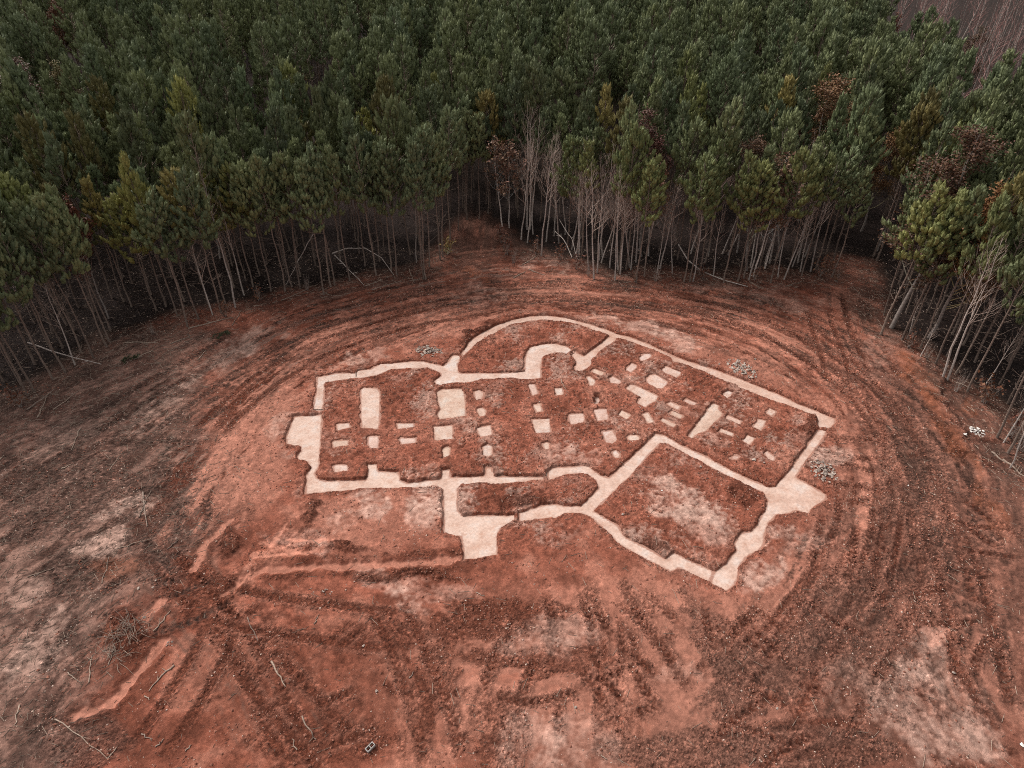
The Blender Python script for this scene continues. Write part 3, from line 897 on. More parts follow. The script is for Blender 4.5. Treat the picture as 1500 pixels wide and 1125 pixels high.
# ------------------------------------------------------------------ concrete footings
def strip_mesh(name, polys, z, cell=.15):
    allq = np.vstack([unproj(p, zz) for p in polys for zz in (0, z)])
    lo, hi = allq.min(0) - .6, allq.max(0) + .6
    cx = np.arange(lo[0], hi[0], cell)
    cy = np.arange(lo[1], hi[1], cell)
    PX, PY = np.meshgrid(cx + cell / 2, cy + cell / 2)
    d = np.full(PX.shape, 9.)
    for p in polys:
        for zz in (0, z):
            d = np.minimum(d, poly_sdf(PX, PY, unproj(p, zz)))
    ins = d < .2
    verts, faces, vid = [], [], {}
    def vert(i, j, t):
        k = (i, j, t)
        if k not in vid:
            vid[k] = len(verts)
            x, y = lo[0] + i * cell, lo[1] + j * cell
            verts.append((x, y, z + (random.uniform(-.006, .006) if t else -.3)))
        return vid[k]
    J, I = ins.shape
    for j, i in zip(*np.where(ins)):
        faces.append((vert(i, j, 1), vert(i + 1, j, 1), vert(i + 1, j + 1, 1), vert(i, j + 1, 1)))
        for dj, di, a, b in ((-1, 0, (i, j), (i + 1, j)), (1, 0, (i + 1, j + 1), (i, j + 1)), (0, -1, (i, j + 1), (i, j)), (0, 1, (i + 1, j), (i + 1, j + 1))):
            jj, i2 = j + dj, i + di
            if not (0 <= jj < J and 0 <= i2 < I and ins[jj, i2]):
                faces.append((vert(*a, 1), vert(*a, 0), vert(*b, 0), vert(*b, 1)))
    me = mesh_from(name, verts, faces, M_CONC, smooth=False)
    va = np.array(verts)
    d = np.full(len(va), 9.)
    for p in polys:
        for zz in (0, z):
            d = np.minimum(d, poly_sdf(va[:, 0], va[:, 1], unproj(p, zz)))
    a = me.attributes.new('dirt', 'FLOAT', 'POINT')
    a.data.foreach_set('value', np.exp(-(np.clip(-d, 0, 9) / .07)).astype(np.float32))
    return me

SL = {"west": "pale concrete strip footing along the left and lower left walls with notched edge",
      "east": "pale concrete strip footing round the garage square at lower right",
      "northwest": "whitish concrete strip footing along the upper left ending in a hook",
      "northeast": "thin pinkish concrete strip footing along the curved top and long upper right wall"}
SC = {"west": (1, .97, .94), "east": (.98, .93, .9), "northwest": (1, 1, 1), "northeast": (.92, .8, .74)}
for nm, polys, z in STRIPS:
    o = link("strip_footing", strip_mesh("strip_footing", polys, z))
    o.color = (*SC[nm], 1)
    tag(o, SL[nm], "footing", "strip footings of the house")
for poly, lab, dep in PADS:
    me = strip_mesh("footing_pad", [poly], -dep, .09)
    o = link("footing_pad", me)
    g = random.uniform(.9, 1)
    o.color = (g, g * random.uniform(.93, 1), g * random.uniform(.9, .98), 1)
    tag(o, lab, "footing pad", "isolated footing pads inside the house plan")

# short form boards where the footing steps
for a, b, z, lab in [((457,601.5), (474,601.5), -.18, "short form board across the step at the upper left footing"),
                     ((757,750.5), (757.5,764), -.22, "form board at the step left of the lower garage strip"),
                     ((800.5,690), (801,704), -.22, "form board at the step where the narrow strip meets the garage strip"),
                     ((521.5,542.5), (521.5,552.5), -.15, "thin form board crossing the upper left strip near its bend")]:
    p, q = unproj(a, z)[0], unproj(b, z)[0]
    L = np.linalg.norm(q - p) * .96
    bm = bmesh.new()
    bmesh.ops.create_cube(bm, size=1)
    bmesh.ops.scale(bm, vec=(L, .04, .2), verts=bm.verts)
    bmesh.ops.bevel(bm, geom=bm.edges[:], offset=.006, segments=1, affect='EDGES')
    me = bpy.data.meshes.new("form_board")
    bm.to_mesh(me)
    bm.free()
    me.materials.append(M_PBARK)
    m = (p + q) / 2
    o = link("form_board", me, None, (m[0], m[1], z + .02))
    o.rotation_euler = (0, 0, math.atan2(q[1] - p[1], q[0] - p[0]))
    tag(o, lab, "board", "form boards at footing steps")

# ------------------------------------------------------------------ trees
def unit(v):
    return v / (np.linalg.norm(v) + 1e-9)

def needle_tuft(mb, p, ax, L, r, n, rg, mat, shade, core=True):
    """a bottle-brush shoot of pine needles"""
    ax = unit(ax)
    u = unit(np.cross(ax, [.3, .7, .2]))
    w = np.cross(ax, u)
    t = rg.random(n) ** .8
    ph = rg.random(n) * 2 * math.pi
    el = np.radians(18 + 42 * (1 - t) + rg.normal(0, 9, n))
    base = p + ax * (t * L)[:, None]
    d = ax * np.cos(el)[:, None] + (u * np.cos(ph)[:, None] + w * np.sin(ph)[:, None]) * np.sin(el)[:, None]
    ln = r * rg.uniform(.75, 1.2, n)
    side = np.cross(d, rg.normal(0, 1, (n, 3)))
    side /= np.linalg.norm(side, axis=1)[:, None] + 1e-9
    wd = .0165 * rg.uniform(.8, 1.5, n)
    a = base - side * wd[:, None]
    b = base + side * wd[:, None]
    c = base + d * ln[:, None] + np.array([0, 0, .015])
    V = np.stack([a, b, c], 1).reshape(-1, 3)
    F = np.arange(n * 3).reshape(n, 3)
    tn = shade * rg.uniform(.8, 1.2, n)
    T = np.repeat(np.stack([tn * 1.02, tn, tn * .95, np.ones(n)], 1), 3, 0)
    mb.add(V, F, mat, T)
    if not core:
        return
    # the packed needles round the shoot
    k, rings = 5, 4
    an = np.linspace(0, 2 * math.pi, k, endpoint=False) + rg.random()
    prof = np.array([.35, .95, .85, .22]) * r * .54
    zz = np.array([-.06, .25, .7, 1.0]) * (L + r * .3)
    rr = prof[:, None] * rg.uniform(.7, 1.3, (rings, k))
    ring = p + ax * zz[:, None, None] + rr[..., None] * (u * np.cos(an)[:, None] + w * np.sin(an)[:, None])[None]
    idx = np.arange(rings * k).reshape(rings, k)
    nx2 = np.roll(idx, -1, 1)
    F = np.stack([idx[:-1], nx2[:-1], nx2[1:], idx[1:]], -1).reshape(-1, 4)
    V = np.vstack([ring.reshape(-1, 3), (p + ax * (L + r * .3) * 1.15)[None]])
    cap = np.stack([idx[-1], nx2[-1], np.full(k, rings * k), np.full(k, rings * k)], -1)
    mb.add(V, np.vstack([F, cap]), mat, (shade * 1.02, shade, shade * .95, 1))

def build_pine(seed, h=12.0, cb=.5, R=1.75, dens=1.0, needles=24, taper=.72):
    rg = np.random.default_rng(seed)
    tr, cr = MB(), MB()
    nz = 12
    zz = np.linspace(-.3, h, nz)
    sway = np.cumsum(rg.normal(0, .045, (nz, 2)), 0)
    axis = np.column_stack([sway, zz])
    rad = .062 * (1 - np.clip(zz / h, 0, 1)) ** .75 + .012
    rad[0] *= 1.35
    tr.tube(axis, rad, 7)
    at_z = lambda z: np.array([np.interp(z, zz, axis[:, 0]), np.interp(z, zz, axis[:, 1]), z])
    zb = h * cb
    # dead limbs under the crown
    for _ in range(int(rg.integers(9, 18))):
        z = rg.uniform(h * .18, zb * 1.08)
        a = rg.uniform(0, 2 * math.pi)
        L = rg.uniform(.3, 1.3) * (.5 + .6 * z / zb)
        d = np.array([math.cos(a), math.sin(a), rg.uniform(.1, .7)])
        p = at_z(z)
        mid = p + d * L * .5
        end = p + d * L + np.array([0, 0, .12 * L])
        tr.tube([p, mid, end], [.022, .015, .006], 3)
    z = zb
    while z < h * .985:
        f = (z - zb) / (h - zb)
        prof = min(1, .55 + f * 3.0) * (1 - f) ** taper + .1
        for k in range(int(rg.integers(2, 5))):
            a = rg.uniform(0, 2 * math.pi)
            L = R * prof * rg.uniform(.65, 1.15)
            el = math.radians(12 + 48 * f + rg.normal(0, 9))
            d = np.array([math.cos(a) * math.cos(el), math.sin(a) * math.cos(el), math.sin(el)])
            p0 = at_z(z + rg.uniform(-.12, .12))
            pts = [p0]
            for s in range(1, 5):
                t = s / 4
                pts.append(p0 + d * L * t + np.array([0, 0, .38 * L * t * t]))
            pts = np.array(pts)
            tr.tube(pts, [.022, .018, .014, .01, .006], 3)
            nsh = max(2, int(L / .32 * dens))
            for s in range(nsh):
                t = .34 + .66 * (s + rg.random()) / nsh
                q = np.array([np.interp(t, np.linspace(0, 1, 5), pts[:, i]) for i in range(3)])
                sa = a + rg.choice([-1, 1]) * rg.uniform(.3, 1.2)
                sdv = unit(np.array([math.cos(sa), math.sin(sa), rg.uniform(.4, 1.5)]))
                sl = rg.uniform(.12, .42) * (1.25 - .4 * t)
                e = q + sdv * sl
                tax = unit(sdv * .55 + np.array([0, 0, 1.0]) * rg.uniform(.5, 1.2))
                sh = rg.uniform(.75, 1.25)
                needle_tuft(cr, e - tax * .1, tax, rg.uniform(.28, .55), rg.uniform(.18, .28), needles, rg, 0, sh)
            tax = unit(d * .5 + np.array([0, 0, 1.0]))
            needle_tuft(cr, pts[-1] - tax * .1, tax, rg.uniform(.4, .65), .25, needles, rg, 0, rg.uniform(.9, 1.3))
        z += rg.uniform(.24, .42)
    tip = at_z(h)
    needle_tuft(cr, tip - [0, 0, .15], np.array([0, 0, 1.]), .7, .22, needles, rg, 0, 1.2)
    return tr.mesh("pine_trunk", [M_PBARK]), cr.mesh("pine_crown", [M_NEEDLE], False), (tr, cr)

def build_bare(seed, h=10.0, fork=.35, spread=.45, twigs=1.0, leaves=0, r0=.06, stems=1, leaf=(.07, .15)):
    rg = np.random.default_rng(seed)
    tr, cr = MB(), MB()
    tips = []
    def branch(p, d, L, r, lev, mb):
        n = 5 if lev < 2 else 4
        pts = [p]
        dd = d
        for s in range(n - 1):
            dd = unit(dd + rg.normal(0, .07 + .02 * lev, 3) + np.array([0, 0, .16]))
            pts.append(pts[-1] + dd * L / (n - 1))
        pts = np.array(pts)
        rr = np.linspace(r, r * .35, n)
        mb.tube(pts, rr, [6, 4, 3, 3, 3][lev])
        if lev >= 3 or L < .35:
            tips.append(pts)
            return
        nb = int(rg.integers(2, 5) * twigs)
        for k in range(nb):
            t = rg.uniform(.3, 1.0)
            q = np.array([np.interp(t, np.linspace(0, 1, n), pts[:, i]) for i in range(3)])
            a = rg.uniform(0, 2 * math.pi)
            out = unit(np.array([math.cos(a), math.sin(a), .7]))
            nd_ = unit(dd * (1 - spread) + out * spread * rg.uniform(.7, 1.4))
            branch(q, nd_, L * rg.uniform(.42, .68), max(.004, r * (1 - .6 * t) * .55), lev + 1, cr)
    for s in range(stems):
        lean = rg.normal(0, .05 if stems == 1 else .16, 2)
        top = np.array([lean[0] * h, lean[1] * h, h])
        n = 9
        tt = np.linspace(0, 1, n)
        ax = np.outer(tt, top) + np.column_stack([np.cumsum(rg.normal(0, .05, n)), np.cumsum(rg.normal(0, .05, n)), np.zeros(n)])
        ax[:, 2] -= .2
        ax[0, :2] = rg.normal(0, .12 if stems > 1 else .0, 2)
        rr = r0 * (1 - tt * .88)
        tr.tube(ax, rr, 7)
        m = int(22 * twigs)
        for k in range(m):
            t = fork + (1 - fork) * (k + rg.random()) / m
            q = np.array([np.interp(t, tt, ax[:, i]) for i in range(3)])
            a = rg.uniform(0, 2 * math.pi)
            el = rg.uniform(.7, 1.7)
            d = unit(np.array([math.cos(a), math.sin(a), el / spread * .5]))
            L = h * rg.uniform(.14, .26) * (1.25 - t)
            branch(q, d, L, r0 * (1 - t * .85) * .42, 1, cr)
    if leaves:
        ps = np.array([p[rg.integers(1, len(p))] for p in (tips[i] for i in rg.integers(0, len(tips), leaves))])
        ps = ps + rg.normal(0, .12, ps.shape)
        n = len(ps)
        u = rg.normal(0, 1, (n, 3)); u /= np.linalg.norm(u, axis=1)[:, None]
        w = np.cross(u, rg.normal(0, 1, (n, 3))); w /= np.linalg.norm(w, axis=1)[:, None]
        s = rg.uniform(*leaf, n)[:, None]
        V = np.stack([ps - u * s, ps - w * s * .6, ps + u * s, ps + w * s * .6], 1).reshape(-1, 3)
        tn = rg.uniform(.6, 1.35, n)
        T = np.repeat(np.stack([tn, tn * rg.uniform(.85, 1.1, n), tn, np.ones(n)], 1), 4, 0)
        cr.add(V, np.arange(n * 4).reshape(n, 4), 1, T)
    return tr.mesh("bare_trunk", [M_GBARK]), cr.mesh("bare_crown", [M_GBARK, M_LEAF], False)

PINES = [build_pine(200 + i, 12.0, [.52, .58, .47, .63, .54, .56, .5, .65, .57, .52][i], [1.6, 1.4, 1.95, 1.2, 1.6, 2.1, 1.5, 1.25, 1.75, 1.4][i], [1, .9, 1.05, .95, .8, 1, 1.1, .85, .9, 1][i], 24, [.72, 1.0, .6, .95, 1.15, .65, .9, .8, .7, 1.1][i]) for i in range(10)]
BARES = [build_bare(400 + i, 10.0, [.35, .42, .5, .38, .45, .33][i], [.42, .36, .4, .5, .38, .45][i], [1, .9, .8, 1, .85, 1.05][i]) for i in range(6)]
LEAFY = [build_bare(500 + i, 9.0, .3, .5, 1.0, [1100, 2400, 900][i]) for i in range(3)]
STAND = [build_bare(700 + i, 14.0, [.32, .28, .4][i], .5, .8, 0, .11) for i in range(3)]
OAKS = [build_bare(720 + i, 9.0, .22, .68, 1.2, 9000, .07, 1, (.03, .06)) for i in range(2)]
SHRUBS = [build_bare(600 + i, 2.2, .12, .6, .8, [60, 0, 120][i], .02, 6) for i in range(3)]

def edge_dist(x, y):
    return poly_sdf(np.atleast_1d(np.float64(x)), np.atleast_1d(np.float64(y)), clear_poly)

def plant(name, var, x, y, h_scale, rz, label, cat, group, color=(1, 1, 1), lean=(0, 0), w_scale=None):
    z = float(ground_z(x, y)[0])
    t = thing(name, (x, y, z - .02), label, cat, group)
    t.rotation_euler = (lean[0], lean[1], rz)
    ws = w_scale if w_scale else h_scale
    t.scale = (ws, ws, h_scale)
    a = link("trunk", var[0], t)
    b = link("crown", var[1], t)
    b.color = (*color, 1)
    g_ = sum(color) / 3
    a.color = (g_, g_, g_, 1)
    return t

ZONES = [(90, "at the far left border"), (230, "above the leaning grey trunk on the left"), (360, "above the logs of the left rim"), (500, "above the broad brushy rim pine"), (610, "above the bent dead sapling"), (705, "at the left of the forest path"), (800, "at the right of the forest path"), (900, "behind the central bare saplings"), (1000, "behind the dark red tree's saplings"), (1110, "behind the right-hand row of trunks"), (1230, "left of the right track's mouth"), (1330, "above the large leaning pine"), (1420, "behind the two white bare trees"), (9999, "at the right border")]
ORD = ["first", "second", "third", "fourth", "fifth", "sixth", "seventh", "eighth", "ninth", "tenth", "eleventh", "twelfth", "thirteenth", "fourteenth"]
def ordinals(keys):
    """(phrase, photo column) pairs -> phrases told apart by their order from the left"""
    out = []
    for ph, u in keys:
        same = sorted(c for p, c in keys if p == ph)
        out.append(ph if len(same) == 1 else f"{ph}, {ORD[min(13, same.index(u))]} from left")
    return out
taken = []
def free(x, y, r):
    return all((x - a) ** 2 + (y - b) ** 2 > r * r for a, b in taken)

# pines standing at the rim, placed by the foot of the trunk in the photo: foot, row of the top, tint, wording
YG = (1.14, 1.08, .86)
RIM_PINES = [
 (40,578,395,1,"pine at the far left rim where the forest floor meets the track"),(50,573,352,1,None),(76,556,340,1,None),(96,545,330,1,None),(118,517,300,1,None),(137,524,322,1,None),(157,508,290,1,"pine with pale leaning trunk left of the littered floor patch"),(160,500,300,1,None),
 (274,480,292,1,"pine with spreading dead limbs beside the log on the left rim"),(292,468,300,1,None),(325,461,258,1,None),(333,455,265,1,None),(398,427,250,1,None),(418,427,236,1,"pine with light green forked top left of the rim's middle"),(429,420,240,1,None),(438,421,238,1,None),
 (474,432,243,1,"pine with broad brushy crown standing farthest out on the left rim"),(486,420,238,1,None),(490,419,225,1,None),(513,411,222,1,None),(551,403,208,1,"pine with whitish forked trunk above the bent dead sapling"),(574,397,212,1,None),(582,403,220,1,None),(621,408,212,1,"pine at the left mouth of the forest path"),(625,408,222,1,None),(629,392,200,1,None),(645,381,190,1,None),(650,376,205,1,None),
 (660,352,168,1,None),(671,338,166,1,None),(684,322,170,1,None),(702,321,172,1,None),(832,362,205,2,None),(852,374,212,2,None),
 (905,398,188,2,"yellow-green pine rising behind the cluster of bare saplings"),(918,395,205,2,None),(933,414,240,2,None),(945,404,235,2,None),
 (1002,413,232,2,"yellow-green pine at the left of the right-hand row of pale trunks"),(1011,411,238,2,None),(1025,402,215,2,None),(1060,413,228,2,"yellow-green pine with thick pale trunk in the right-hand row"),(1081,413,245,2,None),(1090,407,222,1,None),(1113,392,200,1,None),(1128,413,225,2,"pine with slanting trunk in the right-hand row near its end"),(1153,399,218,1,None),(1174,406,235,2,None),(1193,397,225,1,None),(1218,406,250,1,None),
 (1290,490,282,3,"large yellow-green pine leaning out at the bend of the right track"),(1322,500,290,3,None),(1328,502,310,2,None),(1348,510,285,1,None),(1370,536,300,2,"dark trunked pine behind the two white bare trees"),(1400,548,310,1,None),(1418,574,330,1,None),(1460,640,365,1,None),(1478,665,380,1,None)]
pine_n = 0
rim_labels = ordinals([(p[4] or 'slender rim pine ' + next(t for lim, t in ZONES if p[0] < lim), p[0]) for p in RIM_PINES])
TW = {1: (1, 1, 1), 2: YG, 3: (1.18, 1.1, .86)}
for i, (u, v, vt, tn, lab) in enumerate(RIM_PINES):
    x, y = unproj((u, v))[0]
    h = min(15.0, max(8.5, height_for(y, vt)))
    zone = next(t for lim, t in ZONES if u < lim)
    wide = 1.0 if tn != 3 else 1.22
    g = random.uniform(.85, 1.1)
    c = tuple(k * g for k in TW[tn])
    plant("pine_tree", PINES[i % 10], x, y, h / 12.0, random.uniform(0, 6.28),
          rim_labels[i],
          "pine tree", "pines along the rim", c, (random.uniform(-.03, .03), random.uniform(-.03, .03)), wide)
    taken.append((x, y))
    pine_n += 1

# bare saplings of the rim
RIM_BARE = [
 (736,332,203,1,"bare tree with brown leaf clusters right of the forest path"),(746,334,208,1,"slim brown-leaved tree next to the leafy one by the path"),
 (793,374,195,0,"tall white-barked bare tree with fan of twigs right of the path"),(800,353,190,0,None),(781,343,198,0,None),(819,355,192,0,None),(828,343,188,0,None),(812,345,190,0,None),(844,378,252,0,None),
 (870,409,238,0,"pale bare sapling at the front of the central cluster"),(863,395,240,0,None),(880,385,236,0,None),(883,378,232,0,None),(875,400,250,0,None),(901,410,268,0,"leaning pale sapling with low side twigs, right of central cluster"),(893,392,240,0,None),
 (963,400,292,0,None),(985,400,300,0,"thin lone sapling in front of the dark red tree"),(1015,411,270,0,None),(1045,405,280,0,None),(1097,409,240,0,None),(1104,405,225,1,None),(1140,405,270,0,None),(1148,409,265,0,None),(1160,392,250,0,None),
 (1346,528,478,0,"short leaning bare sapling on the right bank"),(1380,556,352,0,"left one of the two tall white bare trees on the right"),(1387,558,348,0,"right one of the two tall white bare trees on the right"),(1436,574,470,0,"bent bare sapling right of the two white trees"),(1470,648,520,0,None),(1480,685,560,0,None),(1330,495,410,0,None),
 (345,452,270,0,None),(110,535,400,0,None),(358,433,290,0,None),(312,463,330,0,None)]
rb = random.Random(31)
WHERE = [(770, "just right of the forest path"), (850, "beside the tall white-barked tree"), (915, "in the central pale cluster"), (1000, "between central cluster and right-hand row"), (1090, "in the left half of the right-hand row"), (9999, "in the right half of the right-hand row")]
for k in range(36):
    u = rb.uniform(758, 1190)
    v = np.interp(u, [755, 800, 860, 900, 1185], [352, 366, 388, 402, 403]) - rb.uniform(0, 34)
    w_ = next(t for lim, t in WHERE if u < lim)
    RIM_BARE.append((u, v, v - rb.uniform(130, 190), 1 if rb.random() < .12 else 0, rb.choice(["thin pale leafless sapling", "slender grey leafless sapling", "twiggy leafless sapling"]) + " " + w_))
bare_labels = ordinals([(p[4] or 'thin bare sapling ' + next(t for lim, t in ZONES if p[0] < lim), p[0]) for p in RIM_BARE])
for i, (u, v, vt, lf, lab) in enumerate(RIM_BARE):
    x, y = unproj((u, v))[0]
    h = max(2.0, height_for(y, vt))
    var = LEAFY[2] if lf else BARES[i % 6]
    base = 9.0 if lf else 10.0
    plant("bare_tree", var, x, y, h / base, random.uniform(0, 6.28),
          bare_labels[i], "bare tree", "bare saplings at the forest rim",
          (1.02, .93, .88) if not lf else (1.15, 1.4, 1.5), (random.uniform(-.05, .05), random.uniform(-.05, .05)), max(.75, min(1.4, 1.3 * h / base)))
    taken.append((x, y))

# coloured trees inside the forest, placed by the middle of the crown in the photo
AUTUMN = [(1218,138,(1.5,.85,.6),1.1,"orange-brown oak crown between the pines at upper right"),(960,205,(.75,.3,.35),.9,"dark red leafy tree behind the thin saplings"),(1395,240,(.75,.38,.32),1.2,"large dark russet tree above the big right pine"),(1440,300,(1.35,.6,.35),.9,"bright rust tree behind the right rim pines"),(1130,235,(.9,.5,.4),.8,"small russet tree above the right-hand pale trunks"),(72,22,(1.3,.55,.4),.8,"red tree near the top left corner"),(8,112,(.8,.4,.4),1.0,"dull red tree at the left border"),(105,115,(1.1,.8,.5),.7,"tan tree among pines at upper left"),(1000,85,(.7,.3,.35),.6,"small wine-red tree deep in the upper pines"),(290,262,(1.2,.85,.5),.5,"small yellowish tree top above the left rim"),(1300,215,(1.2,.6,.4),.6,"small orange tree left of the large russet tree"),(1480,130,(1.0,.6,.45),.8,"brown tree at the right border"),(430,135,(1.1,.6,.35),.5,"small rusty tree left of the middle pines"),(1420,60,(.8,.5,.45),.8,"brownish tree in front of the bare stand")]
for i, (u, v, c, s, lab) in enumerate(AUTUMN):
    zc = 8.0 * s + 3.6
    x, y = unproj((u, v), zc)[0]
    plant("autumn_tree", OAKS[i % 2], x, y, (zc + 2.0) / 9.0, i * 1.3, lab, "autumn tree", "autumn trees among the pines", (c[0] * .7, c[1] * 1.45, c[2] * 1.5), (0, 0), 1.9 * s + .3)
    taken.append((x, y))

# forest stand
def in_view(x, y, z, m=90):
    u, v = proj(x, y, z)
    return -m < u < 1500 + m and -m < v < 1125 + m

def hardwood(x, y):
    u, v = proj(x, y, 11.0)
    return u > 1350 + (v - 40) * .75 + 14 * math.sin(y * .3) and v < 112

sp = 2.5
cand = []
rs = random.Random(5)
yy = 36.0
while yy < 172:
    hw = .74 * (yy * CP + CAM_H * SP) + 14
    xx = -hw
    while xx < hw:
        x, y = xx + rs.uniform(-1.1, 1.1), yy + rs.uniform(-1.1, 1.1)
        cand.append((x, y))
        xx += sp
    yy += sp
n_loose = len(cand)
yy = 36.0
while yy < 75:                                             # the rim stands closer
    xx = -62.0
    while xx < 66:
        cand.append((xx + rs.uniform(-.8, .8), yy + rs.uniform(-.8, .8)))
        xx += 2.3
    yy += 2.3
cand = np.array(cand)
dc = poly_sdf(cand[:, 0], cand[:, 1], clear_poly)
tk = np.array(taken)
spots, bare_spots = [], []
for ci_, ((x, y), d) in enumerate(zip(cand, dc)):
    if d < .7 or (ci_ >= n_loose and d > 6.5):
        continue
    if ci_ >= n_loose and any((a - x) ** 2 + (b - y) ** 2 < 1.0 for a, b, _ in spots):
        continue
    if not (in_view(x, y, 11) or in_view(x, y, 4) or in_view(x, y, 0)):
        continue
    if np.min((tk[:, 0] - x) ** 2 + (tk[:, 1] - y) ** 2) < 1.5 ** 2:
        continue
    u, v = proj(x, y, 0)
    if abs(u - 692) < 18 and 324 < v < 400:
        continue
    if abs(u - 1250) < 22 and 330 < v < 440:
        continue
    if d > 4 and vnoise(np.array([x * .16]), np.array([y * .16]), 4)[0] < .3:
        continue
    if hardwood(x, y):
        bare_spots.append((x, y))
    elif rs.random() < .035:
        bare_spots.append((x, y))
    else:
        spots.append((x, y, d))
spots.sort(key=lambda s: math.hypot(s[0], s[1]) + (0 if in_view(s[0], s[1], 9, 0) else 400))
def pine_label(x, y, d, word):
    u, v = proj(x, y, 8.0)
    zone = next(t for lim, t in ZONES if u < lim)
    row = "second-row" if d < 3.2 else ("third-row" if d < 5.6 else "inner")
    return f"{word} {row} forest pine {zone}"
KEEP = 300 - pine_n
def pine_tint(r):
    g = r.uniform(.55, 1.2)
    k = r.random()
    if k < .10: return (g * 1.3, g * 1.15, g * .8), "yellowish green"
    if k < .16: return (g * 1.35, g * 1.0, g * .75), "brownish green"
    if k < .24: return (g * .95, g * 1.0, g * 1.03), "bluish green" if g > .9 else "dark bluish"
    return (g, g, g), "plain green" if g > .9 else "dark green"
for i, (x, y, d) in enumerate(spots[:KEEP]):
    tint_, word = pine_tint(rs)
    lab = pine_label(x, y, d, word)
    s = rs.uniform(.78, 1.2)
    plant("pine_tree", PINES[rs.randrange(10)], x, y, s, rs.uniform(0, 6.28), lab, "pine tree", "pines of the forest front", tint_, (rs.uniform(-.03, .03), rs.uniform(-.03, .03)), rs.uniform(.9, 1.12))
for i, (x, y) in enumerate(bare_spots):
    hwd = hardwood(x, y)
    if hwd and (rs.random() < .7 or y > 165):
        continue
    s = rs.uniform(.9, 1.2)
    if hwd:
        gq = rs.uniform(.4, 1.15)
        plant("bare_tree", STAND[rs.randrange(3)], x, y, s, rs.uniform(0, 6.28), "pinkish bare tree in the leafless stand at the top right", "bare tree", "leafless stand beyond the pines", (gq * .95, gq * .62, gq * .62), (rs.uniform(-.08, .08), rs.uniform(-.08, .08)), rs.uniform(1.0, 1.5))
    else:
        plant("bare_tree", BARES[rs.randrange(6)] if rs.random() < .6 else LEAFY[rs.randrange(3)], x, y, s * .95, rs.uniform(0, 6.28), "leafless grey tree hidden among the green pines", "bare tree", "bare trees among the pines", (.75, .62, .58))

# the far forest: one mass
rest = spots[KEEP:]
src = bpy.data.collections.new("pine_kinds")
for i, (a, b, (tr, cr)) in enumerate(PINES):
    m = MB()
    m.V, m.F, m.T, m.n = list(tr.V), list(tr.F), list(tr.T), tr.n
    m.M = [x * 0 for x in tr.M]
    for V, F, T in zip(cr.V, cr.F, cr.T):
        pass
    off = m.n
    m.V += cr.V
    m.F += [f + off for f in cr.F]
    m.M += [x * 0 + 1 for x in cr.M]
    m.T += cr.T
    o = bpy.data.objects.new("pine_kind", m.mesh("pine_kind", [M_PBARK, M_NEEDLE], False))
    src.objects.link(o)
P = np.array([(x, y, float(ground_z(x, y)[0]) - .05) for x, y, d in rest])
pme = bpy.data.meshes.new("pine_forest")
pme.vertices.add(len(P))
pme.vertices.foreach_set('co', P.astype(np.float32).ravel())
for nm_, arr in (("rz", [rs.uniform(0, 6.28) for _ in rest]), ("sc", [rs.choice((rs.uniform(.6, .9), rs.uniform(.95, 1.28))) for _ in rest])):
    a = pme.attributes.new(nm_, 'FLOAT', 'POINT')
    a.data.foreach_set('value', np.array(arr, np.float32))
a = pme.attributes.new("kind_index", 'INT', 'POINT')
a.data.foreach_set('value', np.array([rs.randrange(10) for _ in rest], np.int32))
forest = link("pine_forest", pme)
tag(forest, "dense mass of green pines filling the far forest", None, None, "stuff")
ng = bpy.data.node_groups.new("forest_instances", 'GeometryNodeTree')
ng.interface.new_socket("Geometry", in_out='INPUT', socket_type='NodeSocketGeometry')
ng.interface.new_socket("Geometry", in_out='OUTPUT', socket_type='NodeSocketGeometry')
gi = ng.nodes.new('NodeGroupInput')
go = ng.nodes.new('NodeGroupOutput')
ip = ng.nodes.new('GeometryNodeInstanceOnPoints')
ci = ng.nodes.new('GeometryNodeCollectionInfo')
ci.inputs['Collection'].default_value = src
ci.inputs['Separate Children'].default_value = True
ci.inputs['Reset Children'].default_value = True
ip.inputs['Pick Instance'].default_value = True
def named(nm_, ty):
    n = ng.nodes.new('GeometryNodeInputNamedAttribute')
    n.data_type = ty
    n.inputs['Name'].default_value = nm_
    return n.outputs['Attribute']
cx_ = ng.nodes.new('ShaderNodeCombineXYZ')
ng.links.new(named("rz", 'FLOAT'), cx_.inputs['Z'])
ng.links.new(gi.outputs[0], ip.inputs['Points'])
ng.links.new(ci.outputs[0], ip.inputs['Instance'])
ng.links.new(named("kind_index", 'INT'), ip.inputs['Instance Index'])
ng.links.new(cx_.outputs[0], ip.inputs['Rotation'])
ng.links.new(named("sc", 'FLOAT'), ip.inputs['Scale'])
ng.links.new(ip.outputs[0], go.inputs[0])
md = forest.modifiers.new("instances", 'NODES')
md.node_group = ng

